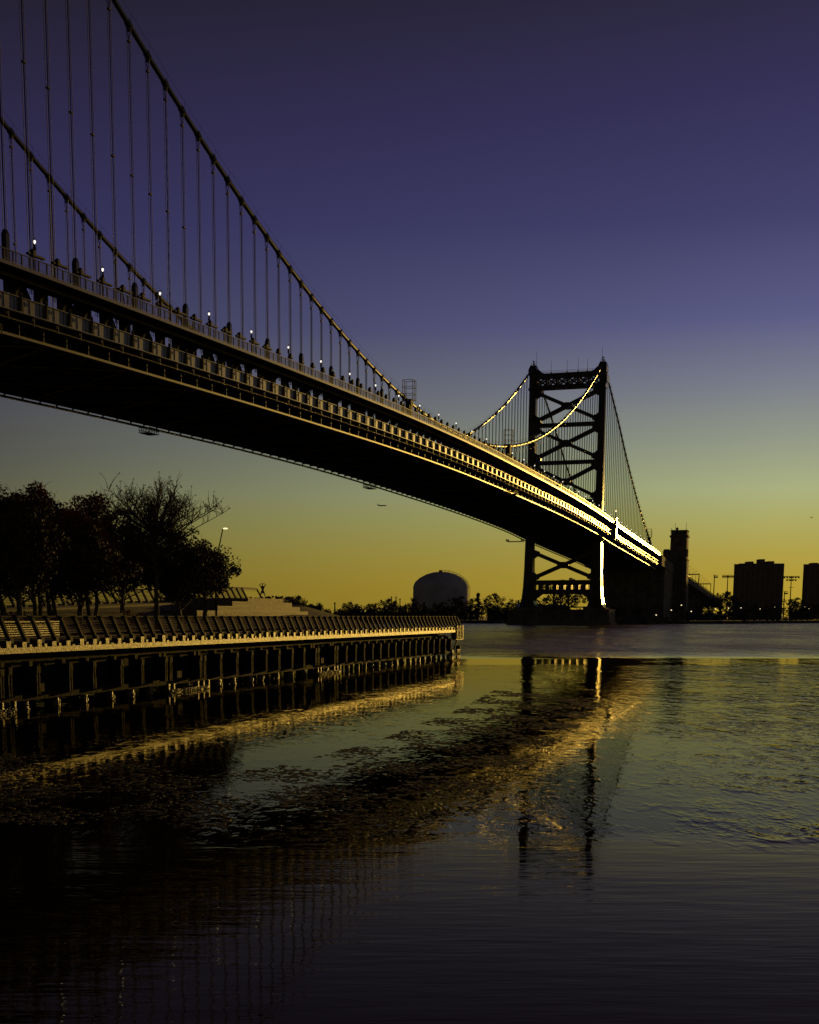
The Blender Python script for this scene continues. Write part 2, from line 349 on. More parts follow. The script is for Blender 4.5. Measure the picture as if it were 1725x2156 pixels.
for sg, vb in SIDES:
    side = 'near' if sg > 0 else 'far'
    # outer walkway: slab, edge channel, recessed web
    mb = MB()
    sf = MB(); sf.sweep(US, rect(sg, vb, 0.3, 6.05, -1.75, -1.45)); sf.build('walkway_slab', STEEL_SHADE, bridge)
    mb.sweep(US, rect(sg, vb, 6.06, 6.25, -1.86, -1.42))
    mb.sweep(US, rect(sg, vb, 3.55, 3.70, -2.28, -1.76))
    wk = mb.build('walkway', STEEL, bridge)
    # walkway railing: top rail, posts and mesh bars
    mb = MB(); o = vb - sg*6.12
    mb.sweep(US, rect(sg, vb, 6.05, 6.2, -0.10, 0.0))
    mb.sweep(US, rect(sg, vb, 6.09, 6.15, -1.25, -1.18))
    u = U0
    k = 0
    while u < U1:
        h = H(u)
        mb.box(u-.07, u+.07, o-.07, o+.07, h-1.40, h-0.02)
        if sg > 0 and u < 330:
            for j in range(1, 8):
                uu = u + j*PAN/24; hh = H(uu); mb.box(uu-.02, uu+.02, o-.015, o+.015, hh-1.2, hh-.08)
        u += PAN/3
    mb.build('walkway_railing', STEEL, wk)
    # stiffening truss: chords, verticals, diagonals
    mb = MB()
    mb.sweep(US, rect(sg, vb, -0.35, 0.29, -1.10, -0.35))
    mb.build('top_chord', STEEL, bridge)
    mb = MB()
    mb.sweep(US, rect(sg, vb, -0.4, 0.35, -8.45, -7.95))
    mb.build('bottom_chord', STEEL_SHADE, bridge)
    st_ = MB()
    for i, u in enumerate(US[:-1]):
        h = H(u); own = sg > 0 and -12 < u < 560; mb = MB() if own else st_
        mb.box(u-.28, u+.28, vb-.27, vb+.3, h-8.06, h-1.28)
        if own: mb.build('truss_vertical', STEEL_D, bridge)
    tag(st_.build('truss_vertical', STEEL_D, bridge), kind='stuff')
    mb = MB()
    for i in range(0, len(US)-2, 2):
        a, b, c = US[i], US[i+1], US[i+2]
        for p, q in (((a,H(a)-8.1),(b,H(b)-1.2)),((b,H(b)-1.2),(c,H(c)-8.1))):
            for off in (-.28,.28):
                P0 = Vector((p[0], vb, p[1])); Q0 = Vector((q[0], vb, q[1]))
                mb.beam(P0+Vector((off*1.2,0,0)), Q0+Vector((off*1.2,0,0)), .45, .16)
            for j in range(1, 7):
                w = j/7; r_ = P0.lerp(Q0, w); s_ = P0.lerp(Q0, w+1/14)
                mb.beam(r_+Vector((-.34,0,0)), s_+Vector((.34,0,0)), .3, .06)
    mb.build('truss_diagonals', STEEL, bridge)
    # track girder with panel seams and inspection ports
    mb = MB()
    mb.sweep(US, rect(sg, vb, 5.30, 5.48, -6.80, -5.10))
    mb.sweep(US, rect(sg, vb, 5.20, 5.72, -5.10, -5.0))
    mb.sweep(US, rect(sg, vb, 5.15, 5.78, -6.90, -6.80))
    if sg > 0:
        for i, u in enumerate(US[:-1]):
            if u < -30: continue
            for q in (.2, .5, .8):
                uu = u+PAN*q; h = H(uu); mb.box(uu-.06, uu+.06, vb-5.54, vb-5.47, h-6.8, h-5.1)
        for q in (.34, .66):
            if sg > 0:
                for u in US[:-1]:
                    if u > -30: uu = u+PAN*q; h = H(uu); mb.box(uu-.34, uu+.34, vb-5.53, vb-5.472, h-5.92, h-5.84); mb.box(uu-.34, uu+.34, vb-5.53, vb-5.472, h-5.46, h-5.38); mb.box(uu-.34, uu-.26, vb-5.53, vb-5.472, h-5.84, h-5.46); mb.box(uu+.26, uu+.34, vb-5.53, vb-5.472, h-5.84, h-5.46)
    tg = mb.build('track_girder', STEEL, bridge)
    mb = MB(); mb.sweep(US, rect(sg, vb, 0.4, 5.28, -6.75, -6.5)); mb.build('track_bed', STEEL_SHADE, bridge)
    # inspection rail hung below the brackets
    if sg > 0:
        mb = MB(); mb.sweep(US, rect(sg, vb, 2.9, 3.2, -9.22, -8.93)); mb.sweep(US, rect(sg, vb, 3.2, 3.4, -9.30, -9.23))
        for u in US: mb.box(u-.07,u+.07,vb-3.12,vb-2.98,H(u)-8.94,H(u)-7.36)
        mb.build('inspection_rail', LEDGE, bridge)
    # service pipe with hangers
    mb = MB(); mb.tube([(u, vb-sg*5.3, H(u)-7.75) for u in US], .11 if sg > 0 else .24, 6); hw = .06 if sg > 0 else .22
    for u in US: mb.box(u-hw,u+hw, *sorted((vb-sg*5.24, vb-sg*5.36)), H(u)-7.95, H(u)-6.9)
    mb.build('service_pipe', STEEL, bridge)
# curved knee plates and triangular fins at each panel of both sides (nearest hundred individually)
def knee(u, sg, vb, mb):
    h = H(u); pts = [(0.3,-6.5),(1.2,-6.5),(1.25,-3.8)]
    for k in range(7):
        a = k/6*pi/2; pts.append((2.65-1.4*cos(a), -3.70+1.4*sin(a)))
    pts += [(3.52,-2.3),(3.52,-2.2),(3.52,-1.76),(0.3,-1.76)]
    poly = [(vb-sg*o, h+z) for o, z in pts]
    if sg > 0: poly = poly[::-1]
    mb.prism(poly, 'x', u-.09, u+.09)
    fl = [(vb-sg*o, h+z) for o, z in pts[1:10]]
    for (a0,b0),(a1,b1) in zip(fl, fl[1:]):
        mb.beam((u-.28,(a0+a1)/2,(b0+b1)/2), (u+.28,(a0+a1)/2,(b0+b1)/2), .05, math.hypot(a1-a0,b1-b0)+.03, up=(0,a1-a0,b1-b0))
def fin(u, sg, vb, mb):
    h = H(u)
    poly = [(u-.10,h-4.45),(u-.42,h-6.45),(u-.34,h-6.87),(u+.34,h-6.87),(u+.42,h-6.45),(u+.10,h-4.45)]
    y0, y1 = sorted((vb-sg*5.485, vb-sg*5.74))
    mb.prism(poly, 'y', y0, y1)
    y0, y1 = sorted((vb-sg*5.742, vb-sg*5.80))
    mb.prism([(u+.0,h-4.6),(u-.18,h-6.6),(u+.18,h-6.6)], 'y', y0, y1)
near_us = [i*PAN for i in range(-17, 116)]
mbs_k, mbs_f = MB(), MB()
for i, u in enumerate(near_us):
    ind = -12 <= u < 560
    a = MB() if ind else mbs_k; knee(u, 1, 0.0, a)
    b = MB() if ind else mbs_f; fin(u, 1, 0.0, b)
    if ind: a.build('knee_bracket', STEEL_SHADE, bridge); b.build('girder_fin', STEEL_SHADE, bridge)
    knee(u, -1, BW, mbs_k); fin(u, -1, BW, mbs_f)
tag(mbs_k.build('knee_bracket', STEEL_SHADE, bridge), kind='stuff'); tag(mbs_f.build('girder_fin', STEEL_SHADE, bridge), kind='stuff')
# road deck, floor beams and bottom bracing
mb = MB(); mb.sweep(US, lambda u: [(0.5,H(u)-6.1),(BW-.5,H(u)-6.1),(BW-.5,H(u)-5.6),(0.5,H(u)-5.6)]); mb.build('road_deck', STEEL_SHADE, bridge)
mb = MB()
for u in US:
    h = H(u); mb.box(u-.25,u+.25,-5.2,BW+5.2,h-7.35,h-6.76); mb.box(u-.3,u+.3,.36,BW-.36,h-8.4,h-8.0)
    mb.box(u-.12,u+.12,.36,BW-.36,h-7.99,h-7.36)
mb.build('floor_beams', STEEL_SHADE, bridge)
mb = MB()
for i in range(0, len(US)-4, 4):
    a, b, c = US[i], US[i+2], US[i+4]
    mb.beam((a,.4,H(a)-8.48),(b,BW/2,H(b)-8.48),.4,.2); mb.beam((b,BW/2,H(b)-8.48),(c,.4,H(c)-8.48),.4,.2)
    mb.beam((a,BW-.4,H(a)-8.48),(b,BW/2,H(b)-8.48),.4,.2); mb.beam((b,BW/2,H(b)-8.48),(c,BW-.4,H(c)-8.48),.4,.2)
for k in range(1, 8):
    v = BW*k/8; mb.sweep(US, lambda u: [(v-.15,H(u)-7.9),(v+.15,H(u)-7.9),(v+.15,H(u)-6.6),(v-.15,H(u)-6.6)])
mb.build('bottom_bracing', BRACE, bridge)
# main cables with bands and hand ropes
def rope_tops(sg, vb):
    return [i*PAN for i in range(-4, 115)]
for sg, vb in SIDES:
    us = [PT]+frange(PT, NT, 6.0)[1:]+frange(NT, 705, 6.0)[1:]
    back = frange(-150, PT, 6.0)[:-1]
    mb = MB(); mb.tube([(u, vb, cable_z(u)) for u in back+us], .40, 10)
    for i in range(-4, 117):
        u = i*PAN
        if abs(u-NT) < 5: continue
        e = .45; z0, z1 = cable_z(u-e), cable_z(u+e)
        mb.tube([(u-e,vb,z0),(u+e,vb,z1)], .52, 8)
        mb.box(u-.18,u+.18,vb-.2,vb+.2,cable_z(u)-1.0,cable_z(u)-.3)
    cb = mb.build('main_cable', CABLE, bridge)
    mb = MB()
    for s in (-.45,.45):
        mb.tube([(u, vb+s, cable_z(u)+1.35) for u in us], .022, 4)
    for i in range(-4, 117):
        u = i*PAN; z = cable_z(u); mb.tube([(u,vb+.45,z),(u,vb+.45,z+1.36)],.02,4); mb.tube([(u,vb-.45,z),(u,vb-.45,z+1.36)],.02,4)
    mb.build('hand_ropes', ROPE, cb)
# suspenders: every one is four ropes and clamps; the hundred largest are parts of their own
def suspender(u, vb, mb, r=.052):
    zt = cable_z(u)-.75; zb = H(u)-2.2
    if zt < zb+1: return
    for a in (-.26,.26):
        for b in (-.13,.13):
            m_ = zt-1.6
            if m_ < zb: m_ = zb+.1
            mb.tube([(u+a*.55,vb+b*2.6,zt+.5),(u+a,vb+b,m_),(u+a,vb+b,zb)], r, 4)
    if zt-1.6 > zb: mb.box(u-.32,u+.32,vb-.19,vb+.19,zt-1.75,zt-1.5)
    if zt-zb > 34: zc = zb+(zt-zb)*.52; mb.box(u-.32,u+.32,vb-.19,vb+.19,zc,zc+.22)
rest = MB(); cnt = 0
order = sorted([(i*PAN + (0 if vb == 0 else 40), i*PAN, vb) for i in range(-3, 115) for _, vb in SIDES])
for _, u, vb in order:
    if abs(u-NT) < 4 or (u < PT+3): continue
    if cable_z(u)-.75 < H(u)-1: continue
    if cnt < 100 and u > -7:
        mb = MB(); suspender(u, vb, mb)
        if mb.v: mb.build('suspender', ROPE, bridge); cnt += 1
    else: suspender(u, vb, rest)
tag(rest.build('suspender', ROPE, bridge), kind='stuff')
# a twisted power line wound round the eighth suspender
mb = MB(); u = PAN*8
mb.tube([(u-.32+.07*sin(k*1.3)+.04*sin(k*2.9), -.2, H(u)-1+(cable_z(u)-H(u)-1)*k/90) for k in range(91)], .035, 4)
mb.build('hanging_cable', RAILP, bridge)
# octagonal sleeves at every third suspender
for sg, vb in SIDES:
    for i in range(-1, 38):
        u = i*PAN*3
        if abs(u-NT) < 6 or u < PT: continue
        if cable_z(u) < H(u)+3.5: continue
        mb = MB(); zt = min(H(u)+4.7, cable_z(u)-1.6)
        mb.box(u-.42,u+.42,vb-.36,vb+.36,H(u)-2.9,zt-.6); mb.frust((u,vb,zt-.6),(.42,.36),(u,vb,zt),(.24,.2))
        mb.box(u-.5,u+.5,vb-.44,vb+.44,H(u)-1.4,H(u)-.2)
        mb.build('suspender_sleeve', STEEL_D, bridge)
# floodlights on the walkway: a housing on a bracket with a flat arm
for i in range(-1, 62):
    u = i*PAN+PAN*.5; h = H(u); mb = MB()
    v = -5.75; mb.box(u-.06,u+.06,v-.06,v+.06,h-1.44,h+.35)
    mb.box(u-.35,u+.30,v-.3,v+.3,h+.36,h+1.05); mb.lathe([(0,h+1.32),(.2,h+1.25),(.3,h+1.06)],8,(u-.02,v))
    if i < 13: mb.beam((u-1.3,v,h+.50),(u+2.6,v,h+.62),.45,.26)
    else: mb.beam((u-.8,v,h+.48),(u+1.0,v,h+.52),.45,.2)
    mb.build('floodlight', RAILP, bridge)
# towers
def lattice_leg(u, vb, name, par):
    mb = MB(); secs = [(8.4,3.9,4.2),(10,3.3,3.9),(13,2.75,3.4),(18,2.3,3.0),(26,2.0,2.7),(37,1.8,2.5),(55,1.65,2.2),(80,1.5,2.0),(106,1.42,1.9),(113,1.55,2.1)]
    for (z0,a0,b0),(z1,a1,b1) in zip(secs, secs[1:]): mb.frust((u,vb,z0),(b0,a0),(u,vb,z1),(b1,a1))
    # cell ribs standing proud of the corners
    for sx in (-1,1):
        for (z0,a0,b0),(z1,a1,b1) in zip(secs, secs[1:]):
            mb.beam((u+sx*(b0*.45),vb-a0-.06,z0),(u+sx*(b1*.45),vb-a1-.06,z1),.35,.12,up=(0,1,0))
    mb.box(u-3.1,u+3.1,vb-1.75,vb+1.75,106.2,107.4)
    mb.box(u-3.0,u+3.0,vb-1.8,vb+1.8,112.9,113.8)
    lg = mb.build(name, STEEL_D, par)
    mb = MB(); mb.frust((u,vb,113.8),(3.2,1.9),(u,vb,115.6),(3.0,1.9)); mb.frust((u,vb,115.6),(3.0,1.9),(u,vb,117.4),(1.9,1.3))
    mb.box(u-3.4,u+3.4,vb-2.3,vb-1.82,108.6,111.8)
    mb.build('cable_saddle', STEEL_D, lg)
    mb = MB()
    for dx, dy, hh in ((-.9,-.6,2.2),(.6,.4,2.6),(0,1.2,1.6)):
        mb.box(u+dx-.08,u+dx+.08,vb+dy-.08,vb+dy+.08,117.3,117.3+hh)
    mb.box(u-.5,u+.5,vb-.5,vb+.5,118.0,118.5); mb.lathe([(0,119.9),(.35,119.8),(.35,119.1),(0,119.0)],8,(u+.6,vb+.4))
    mb.build('beacon_frame', RAILP, lg)
    return lg
def xbrace(u, z0, z1, par, w=1.45, a=1.3, zc=None):
    """crossed braces between the legs from z0 to z1 with gussets"""
    mb = MB(); v0, v1 = a, BW-a; zm = (z0+z1)/2 if zc is None else zc; vm = BW/2
    for du in (-1.5, 1.5):
        for p, q in (((v0,z1),(vm,zm)),((v1,z1),(vm,zm)),((v0,z0),(vm,zm)),((v1,z0),(vm,zm))):
            mb.beam((u+du,p[0],p[1]),(u+du,q[0],q[1]),.5,w)
        mb.prism([(vm-2.6,zm-.35),(vm-1.7,zm-1.15),(vm-.7,zm-1.45),(vm+.7,zm-1.45),(vm+1.7,zm-1.15),(vm+2.6,zm-.35),(vm+2.6,zm+.35),(vm+1.7,zm+1.15),(vm+.7,zm+1.45),(vm-.7,zm+1.45),(vm-1.7,zm+1.15),(vm-2.6,zm+.35)],'x',u+du-.3,u+du+.3)
    for sgn, vv in ((1,v0),(-1,v1)):
        for zz, s2 in ((z0,1),(z1,-1)):
            pts = [(vv-sgn*.2,zz-s2*1.4),(vv+sgn*2.6,zz-s2*.4),(vv+sgn*2.8,zz+s2*1.5),(vv+sgn*1.1,zz+s2*2.1),(vv-sgn*.2,zz+s2*3.2)]
            for du in (-1.5,1.5): mb.prism(pts,'x',u+du-.28,u+du+.28)
    return mb.build('cross_brace', STEEL_D, par)
def strut(u, z, par, h=1.6, a=1.2):
    mb = MB()
    for du in (-1.5,1.5): mb.box(u+du-.35,u+du+.35,a,BW-a,z-h/2,z+h/2)
    mb.box(u-1.14,u+1.14,a,BW-a,z-.1,z+.1)
    return mb.build('portal_strut', STEEL_D, par)
def tower(u):
    mb = MB(); mb.box(u-3.3,u+3.3,-3.9,BW+3.9,8.36,8.9); tw = mb.build('tower', STEEL_D, bridge)
    lattice_leg(u, 0.0, 'tower_leg', tw); lattice_leg(u, BW, 'tower_leg', tw)
    # top truss
    mb = MB()
    for du in (-1.9,1.9):
        mb.box(u+du-.3,u+du+.3,1.3,BW-1.3,111.6,113.5); mb.box(u+du-.3,u+du+.3,1.3,BW-1.3,106.6,108.4)
        n = 6; st = (BW-2.8)/n
        for k in range(n):
            a = 1.4+k*st; b = a+st
            mb.beam((u+du,a,108.3),(u+du,b,111.7),.4,.75); mb.beam((u+du,a,111.7),(u+du,b,108.3),.4,.75)
            if k: mb.box(u+du-.24,u+du+.24,a-.5,a+.5,108.3,111.7)
    mb.box(u-1.6,u+1.6,1.3,BW-1.3,113.2,113.45)
    for s in (0,1):
        vv = 1.3 if s == 0 else BW-1.3; sg = 1 if s == 0 else -1
        mb.prism([(vv,113.5),(vv+sg*4.2,113.5),(vv+sg*2.6,114.2),(vv+sg*1.6,115.2),(vv,116)],'x',u-1.5,u+1.5)
        mb.prism([(vv,106.6),(vv+sg*3.4,106.6),(vv+sg*.4,103.2),(vv,103)],'x',u-1.7,u+1.7)
    mb.build('top_truss', STEEL_D, tw)
    mb = MB(); mb.sweep([0,1], lambda q: [(1.5,114.6),(BW-1.5,114.6),(BW-1.5,114.66),(1.5,114.66)])
    mb2 = MB()
    for du in (-2.0,2.0):
        mb2.tube([(u+du,1.5,114.6),(u+du,BW-1.5,114.6)],.05,5)
        for k in range(22): mb2.tube([(u+du,2+k*1.35,113.5),(u+du,2+k*1.35,114.6)],.035,4)
    mb2.build('roof_railing', RAILP, tw)
    for v, hh in ((23.7,5.8),(16.4,6.0),(11.4,6.2),(7.2,6.3)):
        mb = MB(); mb.tube([(u,v,113.4),(u,v,113.4+hh)],[.10,.05],5); mb.box(u-.3,u+.3,v-.3,v+.3,113.44,114.3); mb.build('antenna', RAILP, tw)
    for v in (0.7, BW-1.2):
        mb = MB(); mb.tube([(u,v,117),(u,v,124)],[.11,.05],5); mb.build('antenna', RAILP, tw)
    xbrace(u, 92.6, 105.6, tw); strut(u, 90.8, tw)
    xbrace(u, 76.0, 89.2, tw); strut(u, 74.1, tw)
    xbrace(u, 58.4, 72.6, tw); strut(u, 56.6, tw)
    xbrace(u, 22.0, 33.8, tw, w=1.6, a=1.8)
    mb = MB()
    for du in (-1.5,1.5):
        mb.box(u+du-.35,u+du+.35,1.8,BW-1.8,18.9,21.0); mb.box(u+du-.35,u+du+.35,1.8,BW-1.8,14.6,16.7)
        n = 8; st = (BW-4.4)/n
        for k in range(n+1): mb.box(u+du-.33,u+du+.33,2.2+k*st-.95,2.2+k*st+.95,16.65,18.95)
        for s in (1,-1):
            vv = 2.0 if s>0 else BW-2.0
            mb.prism([(vv,14.7),(vv+s*4.5,14.7),(vv+s*1.6,12.6),(vv+s*.6,10)],'x',u+du-.3,u+du+.3)
    mb.build('lower_portal', STEEL_D, tw)
    # masonry pier
    mb = MB(); mb.box(u-10.5,u+10.5,-8.2,BW+8.6,-3,1.6); mb.frust((u,BW/2+.2,1.6),(9.9,BW/2+7.9),(u,BW/2+.2,6.9),(9.3,BW/2+7.5)); mb.box(u-9.9,u+9.9,-7.6,BW+8.0,6.9,7.5)
    for vb in (0,BW): mb.box(u-6,u+6,vb-5.2,vb+5.2,7.5,8.4)
    for k in range(14): mb.box(u-10.05,u-9.6,-6.5+k*3.4,-6.2+k*3.4,1.6,6.8)
    pr = mb.build('tower_pier', STONE, bridge)
    # catwalk bracket at the far side under the deck
    return tw
tower(NT); tower(PT)
# under-deck inspection platforms: lattice trays hanging from the far edge
def tray(u, v0, v1, z, L=5.0):
    mb = MB()
    for a in frange(0, L, 1.25):
        mb.box(u+a-.05,u+a+.05,v0,v1,z,z+.1); mb.box(u+a-.05,u+a+.05,v0-.05,v0+.05,z,z+1.2); mb.box(u+a-.05,u+a+.05,v1-.05,v1+.05,z,z+1.2)
    for zz in (0,.6,1.1):
        mb.box(u,u+L,v0-.04,v0+.04,z+zz,z+zz+.09); mb.box(u,u+L,v1-.04,v1+.04,z+zz,z+zz+.09)
    for a in frange(0, L-1.25, 1.25): mb.beam((u+a,v1,z),(u+a+1.25,v1,z+1.15),.08,.08); mb.beam((u+a,v0,z),(u+a+1.25,v0,z+1.15),.08,.08)
    mb.box(u,u+L,v0,v1,z+.02,z+.06)
    return mb.build('inspection_platform', RAILP, bridge)
tray(110, BW+3.6, BW+6.0, H(110)-9.0, 4.5); tray(262, BW+3.6, BW+6.0, H(262)-9.0, 6)
tray(NT-9, BW+2.5, BW+9.5, 38.6, 7)
tray(-22, -5.5, -3.6, H(-22)-9.6, 11.5); tray(285, -5.6, -3.4, H(285)-10.0, 5)
# cable-side gate screens (wire cages) where the cables meet the deck
def cage(u, vb):
    z = cable_z(u)+.2; mb = MB()
    for a in (-1.5,0,1.5):
        for b in (-1.3,1.3): mb.box(u+a-.06,u+a+.06,vb+b-.06,vb+b+.06,z,z+5.0)
    for zz in (0.2,1.6,3.2,4.9):
        for b in (-1.3,1.3): mb.box(u-1.5,u+1.5,vb+b-.05,vb+b+.05,z+zz,z+zz+.1)
        for a in (-1.5,1.5): mb.box(u+a-.05,u+a+.05,vb-1.3,vb+1.3,z+zz,z+zz+.1)
    mb.frust((u,vb,H(u)-1),(.5,.5),(u,vb,z+.3),(1.1,.8))
    return mb.build('cable_gate', RAILP, bridge)
cage(184.5, 0.0); cage(300.0, BW)
cage(300.0, 0.0); cage(683, 0.0)

# tower signal mast standing at the walkway bend beside the far tower
mast = empty('signal_mast', B(NT+9, -6.4, H(NT)-1.4), BRZ, label='dark signal mast with lantern head at the walkway bend beside the far tower', cat='mast')
mb = MB(); mb.box(-.9,.9,-.6,.9,-6.8,.2); mb.box(-.5,.5,-.5,.5,.2,2.6); mb.box(-1.6,1.6,-1.2,1.2,-.1,.25); mb.build('housing', STEEL_D, mast)
mb = MB(); mb.tube([(0,0,2.6),(0,0,5.0)],.12,6); mb.box(-.6,.6,-.08,.08,4.0,4.3); mb.build('mast_pole', RAILP, mast)
mb = MB(); mb.lathe([(0,5.9),(.35,5.7),(.4,5.2),(0,5.0)],8); mb.build('lantern', BULBW, mast)

# lamp posts of the walkway
def lamp_proto(name, glow, hgt=4.6):
    r = empty(name)
    mb = MB(); mb.tube([(0,0,0),(0,0,.5),(0,0,.52),(0,0,hgt-1.0)],[.13,.12,.08,.06],8); mb.build('pole', RAILP, r)
    mb = MB(); mb.lathe([(.05,hgt-1.35),(.16,hgt-1.25),(.2,hgt-1.0),(.11,hgt-.78),(.17,hgt-.62),(.06,hgt-.5)],8); mb.build('collar', RAILP, r)
    mb = MB(); mb.lathe([(.05,hgt-.45),(.14,hgt-.35),(.17,hgt-.2),(.12,hgt-.05),(0,hgt)],8); mb.build('globe', glow, r)
    mb = MB(); mb.lathe([(.12,hgt+.0),(.1,hgt+.12),(.02,hgt+.3),(0,hgt+.32)],8); mb.build('finial', RAILP, r)
    return r
lp = lamp_proto('walkway_lamp', BULB)
us_l = [i*PAN*3+.3 for i in range(0, 38)]
for i, u in enumerate(us_l):
    if abs(u-NT) < 8 or u > 684: continue
    loc = B(u, -4.1, H(u)-1.45)
    main = u < NT
    j = i if main else i-int(NT/(PAN*3))-1
    if main: lb = f'lit globe lamp post on the near walkway, {ORD[i]} from the left edge'
    else: lb = f'lit globe lamp post beyond the far tower, {ORD[max(j,0)]} past it towards the anchorage'
    if i == 0:
        lp.location = loc; tag(lp, lb, 'lamp post', 'lamp posts along the near walkway')
    else: dup(lp, loc, label=lb, cat='lamp post', group='lamp posts along the near walkway')
# two tall davit arms leaning over the road
for k, (u, lb) in enumerate(((PAN*5.1, 'curved davit street light behind the floodlights at the left of the deck'), (PAN*22.5, 'curved davit street light behind the walkway near the middle of the span'))):
    r = empty('street_lamp', B(u, -1.0, H(u)-1.7), BRZ, label=lb, cat='street lamp', group='davit street lamps on the road deck')
    mb = MB(); mb.tube([(0,0,0),(0,0,2.8),(-.4,0,3.5),(-1.4,0,3.8),(-2.8,0,3.8)],[.1,.08,.06,.05,.05],6); mb.build('arm', RAILP, r)
    mb = MB(); mb.box(-3.4,-2.7,-.14,.14,3.7,3.86); mb.build('lamp_head', RAILP, r)

# ------------------------------------------------------------------ anchorage and approach
anc = empty('bridge_anchorage', B(712, BW/2, 0), BRZ, label='massive dark masonry anchorage with square corner towers at the far shore', cat='anchorage')
def P(u): return u-712
mb = MB()
mb.box(0.6, 60, -BW/2-6.5, BW/2+6.5, -1, 33); mb.box(0.0, 60.5, -BW/2-7, BW/2+7, -1, 5)
for k in range(7): mb.box(.2,.9,-BW/2-5+k*6.6,-BW/2-3.8+k*6.6,5,32)
mb.build('masonry_block', STONE, anc)
for s in (-1, 1):
    c = s*(BW/2+8.9); X = 50.0
    mb = MB()
    mb.frust((X+6,c,-1),(6.9,6.3),(X+6,c,40),(6.2,5.6)); mb.frust((X+6,c,40),(5.9,5.3),(X+6,c,54),(5.6,5.0))
    mb.box(X-.5,X+12.5,c-5.95,c+5.95,39.4,40.3); mb.box(X-.1,X+12.1,c-5.7,c+5.7,54,55.3); mb.box(X+.6,X+11.4,c-5.0,c+5.0,55.3,57.8); mb.box(X+.2,X+11.8,c-5.4,c+5.4,57.8,58.5)
    for k in (-1,1): mb.box(X-1.0,X+.3,c+k*3.8-.9,c+k*3.8+.9,3,38)
    mb.box(X+2,X+6,c+s*5.3,c+s*5.9,42,46.5)
    tw = mb.build('corner_tower', STONE, anc)
    mb = MB()
    for k in (-1.7,0,1.7): mb.box(X+.2,X+.42,c+k-.4,c+k+.4,48.5,51)
    for k in (-1.5,1.5): mb.box(X-.95,X-.4,c+k-.5,c+k+.5,20,30)
    mb.build('window_slits', GLASSD, tw)
    mb = MB(); mb.tube([(X+2,c-s*2.6,58.4),(X+2,c-s*2.6,63)],[.16,.08],5); mb.tube([(X+2,c+s*4.2,58.4),(X+2,c+s*4.2,63.4)],[.16,.08],5)
    mb.lathe([(0,60.4),(.7,60.0),(.9,59.4),(.6,58.5)],8,(X+3,c-s*1.5)); mb.beam((X+2,c-s*4.2,58.5),(X+2,c-s*5.4,60),.25,.25); mb.build('antenna', RAILP, tw)
    c2 = s*(BW/2+1.4); mb = MB(); mb.box(X+.3,X+8,c2-2.0,c2+2.0,30,45.6); mb.box(X+.1,X+8.2,c2-2.1,c2+2.1,44.2,44.9); mb.frust((X+4,c2,45.6),(3.8,1.9),(X+4,c2,46.7),(3.2,1.5)); mb.build('stair_turret', STONE, anc)
mb = MB()
ua = frange(-21, 62, 6)
mb.sweep(ua, lambda u: [(-BW/2-7,H(u+712)-7),(BW/2+7,H(u+712)-7),(BW/2+7,H(u+712)-1.2),(-BW/2-7,H(u+712)-1.2)])
mb.build('deck_over_anchorage', STONE, anc)

app = empty('approach_viaduct', B(780, BW/2, 0), BRZ, label='road approach viaduct sloping down to the right behind the anchorage', cat='viaduct')
ua = frange(-6, 440, 8)
mb = MB(); mb.sweep(ua, lambda u: [(-BW/2-6,H(u+780)-5.0),(BW/2+6,H(u+780)-5.0),(BW/2+6,H(u+780)-1.3),(-BW/2-6,H(u+780)-1.3)])
mb.build('deck', STONE, app)
mb = MB()
for s in (-1,1):
    v = s*(BW/2+6); mb.sweep(ua, lambda u: [(v-.1,H(u+780)-.12),(v+.1,H(u+780)-.12),(v+.1,H(u+780)),(v-.1,H(u+780))])
    for u in frange(-6,440,2.4): mb.box(u-.08,u+.08,v-.07,v+.07,H(u+780)-1.32,H(u+780)-.1)
mb.build('railing', STEEL, app)
for k in range(12):
    u = 8+k*26; h = H(u+780)-5.0
    if h < 6: continue
    mb = MB()
    for c in (-14,-5,5,14): mb.box(u-1.2,u+1.2,c-1.5,c+1.5,0,h-1.2)
    mb.box(u-1.4,u+1.4,-BW/2-5,BW/2+5,h-1.2,h-.02); mb.build('pier_bent', STONE, app)
vl = None
for k in range(11):
    u = 790+k*24.0; loc = B(u, -5.0, H(u)-1.3); lb = f'tall thin road lamp on the approach viaduct, {ORD[k]} right of the anchorage tower'
    if vl is None:
        vl = empty('road_lamp', loc, BRZ); mb = MB(); mb.tube([(0,0,0),(0,0,6.2),(0,-.6,7),(0,-2.2,7.2)],[.16,.12,.1,.08],6); mb.build('pole', RAILP, vl)
        mb = MB(); mb.box(-.2,.2,-3.1,-2.1,7.05,7.3); mb.build('lamp_head', RAILP, vl); tag(vl, lb, 'road lamp', 'road lamps on the approach viaduct')
    else: dup(vl, loc, BRZ, label=lb, cat='road lamp', group='road lamps on the approach viaduct')
for k, u in enumerate((960, 1075)):
    g = empty('sign_gantry', B(u, BW/2, H(u)-1.3), BRZ, label=('square sign gantry over the approach road nearer the anchorage tower','square sign gantry over the approach road lower down the slope')[k], cat='gantry', group='sign gantries over the approach')
    mb = MB(); mb.box(-.3,.3,-BW/2-5.5,-BW/2-5,0,9); mb.box(-.3,.3,BW/2+5,BW/2+5.5,0,9); mb.box(-.29,.29,-BW/2-4.99,BW/2+4.99,8.2,9); mb.build('frame', RAILP, g)
    mb = MB(); mb.box(-.5,-.31,-10,-3,6.8,9.6); mb.build('sign_panel', STEEL_D, g)
